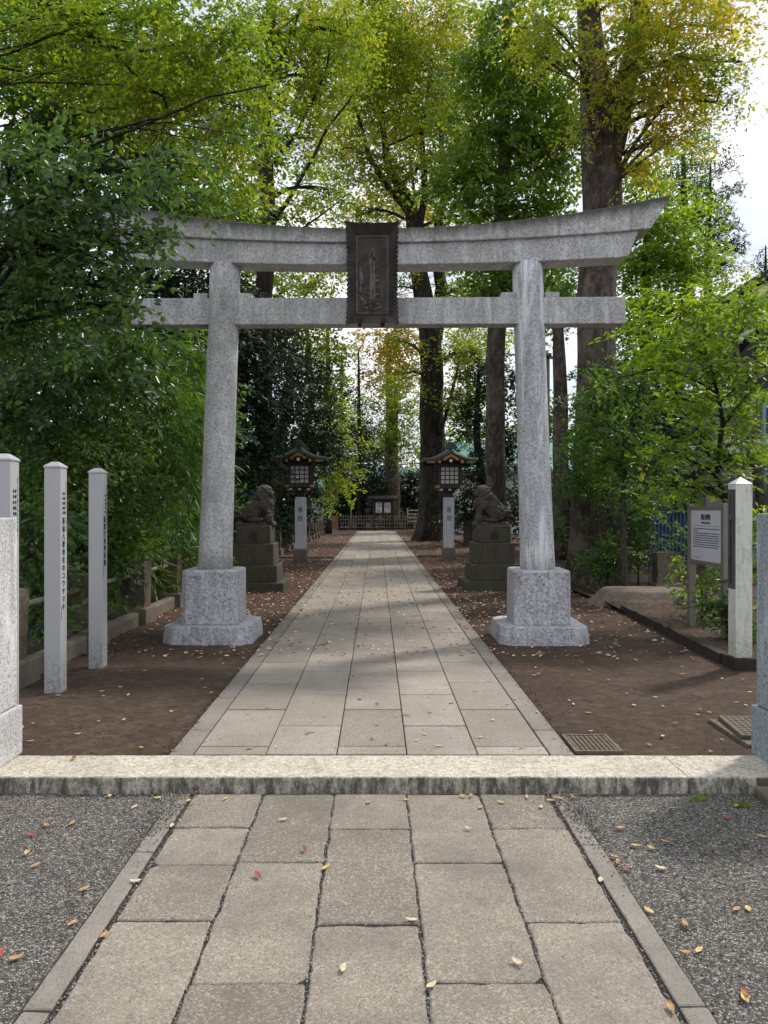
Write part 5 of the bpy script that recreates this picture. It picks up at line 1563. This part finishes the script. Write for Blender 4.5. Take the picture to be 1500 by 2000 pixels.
tree('garden_tree', 'round mid-green tree in front of the tiled house roof', 'tree',
     [Vector((8.9, 17.2, 0.0)), at(1440, 700, 17), at(1430, 600, 17)], [0.12, 0.08, 0.03],
     [dict(lobes=lobes((1420, 560, 60, 30, 17, .8, .8), (1470, 590, 40, 30, 17, .6, .6)), L=0.09, W=0.05, dens=1.1, per=24, spr=0.3, mat=M['lf_maple'])], M['bark_small'])
tree('young_ash_tree', 'slender yellow-green young tree leaning over the information sign', 'tree',
     [Vector((4.35, 9.6, 0.12)), at(1425, 985, 9.5), at(1398, 930, 9.5), at(1412, 820, 9.5), at(1390, 720, 9.5), at(1372, 670, 9.5)], [0.035, 0.032, 0.03, 0.026, 0.018, 0.006],
     [dict(lobes=lobes((1290, 580, 60, 24, 9.3, .4), (1380, 620, 80, 45, 9.5, .5), (1450, 600, 60, 40, 9.6, .5), (1340, 700, 80, 50, 9.4, .5), (1430, 700, 60, 45, 9.5, .5), (1300, 780, 70, 35, 9.3, .4, .8), (1440, 800, 60, 40, 9.4, .5, .8), (1340, 860, 60, 30, 9.3, .35, .9), (1290, 880, 50, 25, 9.4, .3, .8), (1430, 890, 50, 28, 9.3, .3, .8), (1310, 950, 40, 25, 9.6, .3, .8), (1370, 950, 45, 22, 9.5, .3, .9), (1200, 740, 30, 20, 9.6, .2, .5), (1480, 740, 40, 60, 9.4, .4, .6), (1480, 640, 40, 40, 10, .4, .8), (1380, 780, 70, 50, 10.2, .4), (1460, 860, 50, 50, 10.4, .4, .8), (1300, 680, 60, 50, 10, .5), (1250, 640, 40, 30, 9.8, .3, .7)),
           L=0.095, W=0.038, dens=1.3, per=16, spr=0.17, droop=0.25, flat=0.65, mat=M['lf_bright'], shape='leaf6')], M['twig'], twigs=9, limb_r=0.6,
     extra=[([(1398, 930, 9.5), (1350, 880, 9.4), (1300, 860, 9.3)], 0.014, 0.004), ([(1412, 820, 9.5), (1450, 780, 9.5), (1485, 740, 9.5)], 0.012, 0.004), ([(1395, 740, 9.5), (1440, 660, 9.5), (1480, 600, 9.6)], 0.012, 0.004)])
tree('forked_young_tree', 'thin straight-stemmed forked tree beside the culvert slab', 'tree',
     [Vector((4.13, 12.75, 0.12)), at(1216, 1000, 12.7), at(1222, 880, 12.7), at(1245, 780, 12.7), at(1262, 700, 12.7)], [0.055, 0.05, 0.042, 0.028, 0.01],
     [dict(lobes=lobes((1190, 760, 60, 50, 12.5, .6), (1240, 720, 50, 50, 12.7, .6), (1170, 830, 60, 45, 12.3, .6), (1250, 820, 50, 40, 12.6, .6), (1220, 900, 50, 35, 12.3, .5), (1150, 780, 40, 40, 12.3, .5, .8), (1270, 950, 50, 40, 12.5, .5), (1170, 900, 45, 40, 12.3, .5), (1300, 900, 40, 40, 12.4, .4, .8)),
           L=0.085, W=0.042, dens=1.35, per=20, spr=0.22, mat=M['lf_mid'], shape='leaf6')], M['bark_small'], extra=[([(1222, 880, 12.7), (1205, 800, 12.7), (1195, 720, 12.7)], 0.035, 0.01)], twigs=8)
for nm, lab, lbs, L_, W_, dn, mt, (bx, by) in (
        ('climbing_shrub', 'dark leafy climber wrapping the foot of the massive forked trunk', lobes((1140, 870, 45, 60, 13.6, .4), (1160, 950, 45, 50, 13.7, .4, .8), (1120, 920, 30, 50, 13.7, .3), (1200, 960, 40, 50, 13.5, .4, .9)), 0.085, 0.042, 1.1, M['lf_mid'], (4.5, 13.8)),
        ('low_shrub', 'low spreading shrub at the roots of the massive forked trunk', lobes((1180, 1080, 40, 35, 13.3, .35), (1230, 1090, 30, 40, 13.2, .3, .7), (1160, 1110, 30, 25, 13.2, .3)), 0.08, 0.035, 1.3, M['lf_mid'], (4.0, 13.3)),
        ('low_shrub', 'loose shrub in front of the blue corrugated fence', lobes((1250, 1000, 40, 50, 13.8, .4), (1235, 1050, 30, 40, 13.8, .4), (1275, 1060, 25, 30, 13.6, .3, .7), (1330, 1050, 18, 40, 13.0, .3, .8)), 0.085, 0.038, 1.3, M['lf_mid'], (4.7, 13.8)),
        ('yellowing_shrub', 'yellow-green leafy shrub under the information board', lobes((1370, 1150, 32, 40, 9.8, .3), (1395, 1190, 25, 35, 9.6, .25), (1360, 1110, 30, 20, 9.8, .25, .7)), 0.075, 0.04, 1.3, M['lf_bright'], (4.15, 9.8)),
        ('glossy_shrub', 'dark glossy shrub at the foot of the worn cream post', lobes((1415, 1160, 32, 40, 8.3, .25), (1425, 1210, 26, 40, 8.2, .22), (1400, 1180, 25, 25, 8.1, .2)), 0.09, 0.034, 1.5, M['lf_camellia'], (3.72, 8.15)),
        ('roadside_shrub', 'leafy shrub filling the gap between cream post and blue pillar', lobes((1480, 1000, 22, 60, 8.4, .3), (1485, 1100, 22, 70, 8.4, .3), (1490, 930, 40, 25, 8.6, .3, .6), (1480, 1200, 22, 50, 8.2, .25)), 0.085, 0.036, 1.2, M['lf_bright'], (4.2, 8.4))):
    tree(nm, lab, 'shrub', [Vector((bx, by, 0.1)), Vector((bx, by, 0.5)), at(lbs[0][0], lbs[0][1], lbs[0][4])], [0.018, 0.015, 0.006],
         [dict(lobes=lbs, L=L_, W=W_, dens=dn, per=14, spr=0.16, mat=mt, shape='leaf6')], M['twig'], group='shrubs of the planting bed', sides=6, twigs=6)
# 11 background right of the lantern and behind the right pillar
tree('evergreen_tree', 'dark evergreen filling the gap between the lantern and open-mouthed lion', 'tree',
     [Vector((4.6, 31, 0.0)), at(930, 850, 31), at(935, 720, 31)], [0.2, 0.15, 0.06],
     [dict(lobes=lobes((925, 800, 40, 60, 31, 1.3), (940, 890, 50, 50, 31, 1.3), (915, 960, 40, 50, 31, 1.1), (960, 980, 50, 40, 30, 1.1), (950, 730, 40, 40, 31, 1.2), (1000, 870, 40, 80, 31, 1.2), (1010, 740, 30, 70, 31, 1.2), (900, 1010, 50, 22, 33, 1.0), (1000, 1000, 60, 40, 30, 1.0), (1060, 990, 40, 50, 30, 1.0)), L=0.15, W=0.08, dens=1.9, per=26, spr=0.4, mat=M['lf_dark'])], M['bark_dark'])
tree('reddish_trunk_tree', 'tree with reddish brown trunk between the gate pillar and the massive trunk', 'tree',
     [Vector((5.05, 21, 0.0)), at(1095, 850, 21), at(1092, 700, 21), at(1090, 600, 21)], [0.24, 0.21, 0.18, 0.12],
     [dict(lobes=lobes((1085, 620, 40, 50, 21, 1.0), (1110, 560, 40, 50, 21, 1.0), (1090, 800, 30, 40, 21.5, .8, .6), (1080, 960, 30, 50, 22, .8), (1130, 980, 40, 50, 21, .8), (1095, 1020, 35, 30, 20, .7)), L=0.11, W=0.07, dens=1.3, per=24, spr=0.3, mat=M['lf_mid'])], M['bark'])
tree('hedge_tree', 'dark tree mass behind the massive trunk and blue fence', 'tree',
     [Vector((8.5, 26, 0.0)), at(1200, 850, 26), at(1200, 700, 26)], [0.2, 0.15, 0.06],
     [dict(lobes=lobes((1180, 780, 60, 80, 26, 1.4), (1230, 880, 70, 80, 25, 1.4), (1290, 800, 60, 80, 25, 1.3), (1160, 920, 60, 70, 24, 1.2), (1290, 960, 50, 60, 22, 1), (1350, 700, 50, 60, 26, 1.3, .6), (1030, 950, 50, 60, 26, 1), (1330, 910, 40, 50, 20, .8, .5), (1310, 850, 60, 60, 15.5, .7), (1390, 880, 50, 45, 15.5, .6, .8), (1290, 760, 60, 50, 15.5, .8), (1370, 790, 50, 40, 15.8, .6, .7), (1290, 930, 40, 30, 15.2, .5)), L=0.12, W=0.075, dens=1.5, per=26, spr=0.38, mat=M['lf_dark'])], M['bark_dark'])
# 12 far end
far = [
    ('grove_tree', 'tall golden-green crown closing the sky high above the tablet', [(850, 985, 57), (845, 700, 57), (800, 300, 57)], [0.3, 0.22, 0.1], lobes((700, 130, 80, 70, 55, 2.5), (800, 60, 90, 70, 55, 2.5), (660, 250, 60, 60, 55, 2.3, .7), (760, 260, 70, 60, 55, 2.3), (850, 220, 70, 70, 55, 2.3), (720, 400, 60, 35, 55, 2, .8), (620, 60, 80, 60, 55, 2.3), (900, 60, 70, 60, 55, 2.3), (820, 420, 70, 40, 55, 2.2), (600, 200, 50, 60, 55, 2, .6)), 0.26, 0.16, 0.95, M['lf_orange'], M['bark_dark']),
    ('grove_tree', 'yellowish tree filling the sky below the tablet behind the thin conifer', [(660, 985, 60), (665, 850, 60), (668, 700, 60)], [0.25, 0.2, 0.1], lobes((655, 700, 40, 50, 60, 2, .7), (690, 800, 40, 40, 60, 2, .7), (640, 800, 35, 50, 58, 2), (670, 880, 50, 35, 60, 2), (740, 850, 40, 40, 62, 2)), 0.26, 0.15, 1.1, M['lf_maple'], M['bark_dark']),
    ('grove_tree', 'yellow-green tree crown between the huge trunk and the open-mouthed lion', [(915, 985, 48), (915, 850, 48), (915, 700, 48)], [0.25, 0.2, 0.1], lobes((905, 680, 50, 50, 48, 2), (930, 780, 45, 50, 48, 2, .8), (880, 800, 40, 50, 48, 2, .9), (960, 640, 50, 40, 48, 2), (900, 880, 50, 40, 46, 2)), 0.2, 0.12, 1.3, M['lf_maple'], M['bark_dark']),
    ('grove_tree', 'green tree crown seen through the gap between the two stone beams', [(640, 985, 44), (640, 850, 44), (640, 640, 44)], [0.25, 0.2, 0.1], lobes((600, 560, 50, 35, 44, 2), (650, 520, 60, 40, 44, 2, .7), (560, 530, 50, 40, 44, 2), (900, 560, 50, 35, 44, 2, .8)), 0.2, 0.12, 1.5, M['lf_maple'], M['bark_dark']),
    ('far_maple', 'orange and yellow maple glowing above the notice board', [(765, 985, 56), (760, 760, 56), (758, 650, 56)], [0.32, 0.26, 0.1], lobes((760, 680, 45, 40, 56, 2.0), (790, 720, 50, 40, 56, 2.0), (735, 740, 35, 35, 56, 1.6, .7), (720, 655, 30, 20, 56, 1.5, .8), (800, 650, 40, 25, 56, 1.6)), 0.24, 0.15, 1.7, M['lf_orange'], M['bark']),
    ('far_green_tree', 'yellow-green tree with pale trunk above the notice board roof', [(768, 985, 53), (766, 850, 53), (775, 760, 53)], [0.55, 0.45, 0.15], lobes((785, 800, 45, 40, 52, 1.8), (765, 860, 45, 35, 52, 1.6), (800, 870, 35, 35, 52, 1.5), (740, 800, 30, 25, 52, 1.3, .8), (770, 750, 40, 25, 52, 1.5)), 0.18, 0.11, 1.4, M['lf_maple'], M['bark']),
    ('thin_conifer', 'thin bare-stemmed conifer in the bright gap beyond the path', [(702, 985, 52), (702, 850, 52), (700, 680, 52)], [0.18, 0.15, 0.05], lobes((700, 700, 22, 20, 52, .9, .8), (690, 760, 28, 20, 52, 1, .8), (712, 790, 28, 20, 52, 1, .8), (690, 830, 30, 18, 52, 1), (715, 850, 30, 18, 52, 1), (700, 880, 40, 20, 52, 1.2)), 0.2, 0.06, 1.0, M['lf_dark'], M['bark_dark']),
    ('far_evergreen', 'dark rounded evergreen left of the notice board', [(706, 1010, 54), (706, 960, 54), (706, 920, 54)], [0.3, 0.25, 0.1], lobes((690, 915, 42, 30, 54, 1.8), (720, 950, 42, 35, 53, 1.6), (672, 960, 32, 40, 53, 1.5), (700, 990, 50, 22, 53, 1.3), (650, 900, 24, 40, 50, 1.3), (735, 890, 40, 30, 57, 1.6), (660, 1000, 40, 25, 55, 1.2), (700, 860, 50, 25, 58, 1.6, .7), (760, 1010, 60, 22, 58, 1.2), (680, 830, 45, 30, 60, 1.6, .8), (735, 940, 45, 30, 58, 1.5), (640, 960, 35, 40, 56, 1.3)), 0.2, 0.1, 2.1, M['lf_dark'], M['bark_dark']),
    ('far_evergreen', 'dark evergreen mass right of the notice board', [(800, 1010, 56), (800, 960, 56), (800, 930, 56)], [0.3, 0.25, 0.1], lobes((800, 960, 40, 35, 56, 1.8), (780, 930, 35, 22, 56, 1.5, .7), (830, 990, 50, 25, 56, 1.4), (760, 960, 40, 30, 58, 1.5), (820, 930, 40, 25, 56, 1.5, .8), (880, 940, 50, 50, 50, 1.6), (900, 1000, 50, 30, 45, 1.4)), 0.2, 0.1, 2.0, M['lf_dark'], M['bark_dark']),
]
for nm, lab, tr, rd_, lbs, L_, W_, dn, mt, bk in far:
    tr2 = [at(*p) for p in tr]; tr2[0].z = 0.0
    tree(nm, lab, 'tree', tr2, rd_, [dict(lobes=lbs, L=L_, W=W_, dens=dn, per=24, spr=0.6, mat=mt)], bk, group='trees beyond the notice board')
# distant wood: one mass
wl = []
rw = random.Random(8)
for k in range(46):
    x = -1500 + k * 100 + rw.uniform(-30, 30)
    top = rw.uniform(800, 880) if not (640 < x < 860) else rw.uniform(900, 930)
    wl.append((x, (top + 1000) / 2, 75, (1020 - top) / 2, rw.uniform(84, 95), 3.0))
C, Dd, Nn, L, W, _ = spray_crown(wl, 0.55, 0.36, 2.2, per=24, spr=1.3)
tag(leaf_cloud('distant_wood', C, Dd, Nn, L, W, M['lf_mid'], None), 'distant belt of woodland closing the view', 'woodland', kind='stuff')
# undergrowth of the planting bed: dry grass and small leaves
n = 2600
C = np.stack([RNG.uniform(3.45, 4.9, n), RNG.uniform(7.6, 12.5, n), np.full(n, 0.13)], 1)
keep = np.array([noise.noise(Vector((c[0] * 2.2, c[1] * 2.2, 0.5))) > -0.05 for c in C])
C = C[keep]; n = len(C)
Dd = unit(RNG.normal(size=(n, 3)) * np.array([1, 1, 0.3]) + np.array([0, 0, 0.7])); Nn = unit(RNG.normal(size=(n, 3)))
tag(leaf_cloud('grass', C, Dd, Nn, RNG.uniform(0.05, 0.12, n), np.full(n, 0.006), M['bamboo'], None), 'sparse dry grass on the planting bed soil', 'grass', kind='stuff')
# weeds by the kerb
for cx, cy_, lb in ((1.72, 4.08, 'tiny green weed by the kerb, nearer the path'), (2.02 - .12, 4.0, 'tiny green weed by the kerb, nearer the blue pillar')):
    n = 60
    C = np.stack([RNG.normal(cx, 0.025, n), RNG.normal(cy_, 0.015, n), np.full(n, 0.0)], 1)
    Dd = unit(RNG.normal(size=(n, 3)) * np.array([1, 1, 0.2]) + np.array([0, 0, 0.45])); Nn = unit(RNG.normal(size=(n, 3)))
    tag(leaf_cloud('weed', C, Dd, Nn, RNG.uniform(0.02, 0.05, n), np.full(n, 0.006), M['lf_bright'], None), lb, 'weed')

mb = MB()
for i in range(6000):
    Y = 4.6 + random.random() ** 1.4 * 12; X = random.uniform(-2.9, 3.4)
    if random.random() < 0.5:
        X = random.choice((-1.245, 1.182)) + random.gauss(0, 0.03)
    onp_ = -1.235 < X < 1.172
    grain(X, Y, (PZ + 0.001) if onp_ else G + 0.006, random.uniform(0.003, 0.008) * (0.6 if onp_ else 1))
tag(mb.build('soil_crumbs', M['soil'], fix=False), 'loose crumbs of soil scattered along the path edges', 'soil', kind='stuff')
mb = MB()
for i in range(260):
    Y = 4.7 + random.random() ** 1.2 * 8; X = random.choice((random.uniform(-2.8, -1.3), random.uniform(1.25, 3.3)))
    a = random.uniform(0, PI); l_ = random.uniform(0.02, 0.10)
    mb.tube([(X, Y, G + 0.012), (X + l_ * .5 * math.cos(a), Y + l_ * .5 * math.sin(a) + 0.004, G + 0.016), (X + l_ * math.cos(a), Y + l_ * math.sin(a), G + 0.012)], 0.0016, 4)
tag(mb.build('twigs', M['bark_small'], fix=False), 'small dry twigs lying on the bare soil', 'twigs', kind='stuff')

# ------------------------------------------------------------------ fallen leaves
def leaf_mesh(name, mat, L, W, curl, sd):
    m_ = MB(); rr_ = random.Random(sd); rows_ = 6; vs = []
    for i in range(rows_ + 1):
        u = i / rows_; ww = W * math.sin(PI * min(0.97, max(0.03, u)) ** 0.85) * 0.5 + 0.0008
        z = 0.003 + curl * L * (u - 0.5) ** 2 * 2 + rr_.uniform(0, 0.002)
        bendx = 0.08 * L * math.sin(u * 2 + sd)
        for q in (-1, 0, 1):
            vs.append((bendx + q * ww, (u - 0.5) * L, z + abs(q) * curl * W * 0.9 + (0.0015 if q else 0)))
    fs = [(i * 3 + q, i * 3 + q + 1, i * 3 + q + 4, i * 3 + q + 3) for i in range(rows_) for q in (0, 1)]
    m_.add(vs, fs, True)
    me = bpy.data.meshes.new(name); me.from_pydata(m_.v, [], m_.f); me.polygons.foreach_set('use_smooth', m_.s); me.materials.append(mat); me.update()
    return me


cols = {'pale yellow': 'fl_pale', 'tan': 'fl_tan', 'red': 'fl_red', 'yellow': 'fl_yellow'}
LM = {(c, k): leaf_mesh('fallen_leaf', M[m], 0.052, 0.022, (0.04, 0.10, 0.2)[k], k + 3) for c, m in cols.items() for k in range(3)}
rf_ = random.Random(21)


def drop(x, y, z, c, where, s=1.0, tiltx=0.0):
    o_ = bpy.data.objects.new('fallen_leaf', LM[(c, rf_.randrange(3))])
    COL.objects.link(o_)
    o_.location = (x, y, z); o_.rotation_euler = (rf_.uniform(-.07, .07), rf_.uniform(-.09, .09), rf_.uniform(0, 6.28)); o_.scale = (s * rf_.uniform(.8, 1.2), s, s)
    lab = '%s fallen leaf lying on %s' % (c, where)
    tag(o_, lab, 'fallen leaf', lab.replace('leaf', 'leaves'))


def gpx(px, py, z):
    D = F * (CAM_Z - z) / (py - HY); return (px - HX) * D / F, D


near = [(425, 1447, 'red'), (383, 1549, 'tan'), (440, 1561, 'yellow'), (367, 1565, 'yellow'), (307, 1557, 'yellow'), (215, 1553, 'yellow'), (140, 1607, 'tan'), (90, 1612, 'tan'), (60, 1630, 'red'), (52, 1667, 'yellow'), (68, 1689, 'tan'),
        (163, 1735, 'tan'), (265, 1722, 'pale yellow'), (335, 1614, 'pale yellow'), (594, 1662, 'red'), (503, 1713, 'red'), (552, 1602, 'pale yellow'), (140, 1802, 'tan'), (672, 1892, 'pale yellow'), (637, 1696, 'yellow'), (804, 1798, 'pale yellow'), (202, 1829, 'tan'),
        (4, 1860, 'red'), (33, 1871, 'tan'), (1010, 1882, 'pale yellow'), (843, 1929, 'pale yellow'), (1172, 1720, 'pale yellow'), (1210, 1616, 'tan'), (1243, 1651, 'yellow'), (1272, 1656, 'yellow'), (1200, 1672, 'tan'), (1205, 1683, 'tan'), (1222, 1697, 'red'),
        (1290, 1694, 'pale yellow'), (1268, 1777, 'yellow'), (1338, 1804, 'tan'), (1367, 1855, 'yellow'), (1338, 1861, 'tan'), (1455, 1941, 'red'), (1455, 1951, 'yellow'), (1310, 1972, 'tan'), (1170, 1541, 'tan'), (1120, 1558, 'yellow'), (1095, 1561, 'tan'), (1437, 1573, 'yellow'), (1420, 1595, 'red'),
        (1275, 1584, 'tan'), (1490, 1634, 'yellow'), (940, 1578, 'tan'), (905, 1557, 'yellow'), (920, 1556, 'tan'), (1030, 1558, 'yellow'), (1076, 1565, 'yellow'), (1058, 1577, 'pale yellow'), (979, 1568, 'yellow'), (915, 1621, 'pale yellow'), (1440, 1690 + 85, 'tan'), (1300, 1645, 'tan'), (1460, 1774, 'yellow'), (793, 1564, 'yellow'), (720, 1568, 'tan'), (262, 1575, 'pale yellow')]
for px, py, c in near:
    z = 0.0
    x, y = gpx(px, py, 0.008)
    slabbed = -1.09 < x < 1.02
    big = 1.0 if py > 1600 else 0.9
    where = 'the coarse slabs outside the kerb' if slabbed else 'the dark gravel outside the kerb'
    drop(x, y, 0.009 if slabbed else 0.004, c, where, big * 0.95)
x, y = gpx(143, 1482, 0.09); drop(x, y, 0.092, 'red', 'the pale kerb stone', 1.2)
cnt = 0
while cnt < 232:
    Y = 4.62 + (rf_.random() ** 1.25) * 5.9
    X = rf_.uniform(-2.9, 3.25)
    onp = -1.23 < X < 1.17
    if onp and rf_.random() < 0.25: continue
    if abs(abs(X + 0.01) - 1.84) < 0.56 and abs(Y - TD) < 0.58: continue
    if X < -2.15 and Y < 4.7: continue
    c = rf_.choices(('pale yellow', 'yellow', 'tan', 'red'), (7, 2, 2, 0.7))[0]
    where = 'the smooth path under the gate' if onp else ('the bare soil on the marker post side' if X < 0 else 'the bare soil on the sign side')
    drop(X, Y, (PZ + 0.001) if onp else G + 0.011, c, where, rf_.uniform(0.6, 0.95))
    cnt += 1
# the rest: leaf litter as one carpet
n = 15000
Y = 7.6 + RNG.random(n) ** 1.5 * 38; X = RNG.uniform(-3.0, 3.5, n)
onp = (X > -1.23) & (X < 1.17)
keep = (~onp) | (RNG.random(n) < 0.45)
edge_bias = np.exp(-np.abs(np.abs(X) - 1.5) / 1.2)
keep &= RNG.random(n) < (0.35 + 0.65 * edge_bias)
keep &= ~((np.abs(np.abs(X) - 1.84) < 0.55) & (np.abs(Y - 8.73) < 0.55))
keep &= (Y > 9.6) | (RNG.random(n) < np.where((X > -1.23) & (X < 1.17), 0.6, 0.25))
keep &= ~((np.abs(np.abs(X) - 2.16) < 0.6) & (np.abs(Y - 14.1) < 0.6))
X, Y, onp = X[keep], Y[keep], onp[keep]; n = len(X)
Z = np.where(onp, PZ + 0.004, G + 0.014)
C = np.stack([X, Y, Z], 1)
Dd = unit(RNG.normal(size=(n, 3)) * np.array([1, 1, 0.12])); Nn = unit(RNG.normal(size=(n, 3)) * 0.35 + np.array([0, 0, 1]))
t = NT('leaf_litter')
c = t.ramp(t.n('ShaderNodeNewGeometry').outputs['Random Per Island'], [(0, (0.62, 0.48, 0.33)), (0.7, (0.55, 0.40, 0.24)), (0.88, (0.4, 0.2, 0.09)), (1, (0.33, 0.06, 0.04))])
M['litter'] = t.done(c, 0.7)
tag(leaf_cloud('leaf_litter', C, Dd, Nn, RNG.uniform(0.035, 0.07, n), RNG.uniform(0.018, 0.032, n), M['litter'], None, 'leaf6', 0.25), 'scattered pale fallen leaves on soil and path beyond the gate', 'leaf litter', kind='stuff')
print('LEAVES', LEAFCOUNT[0])
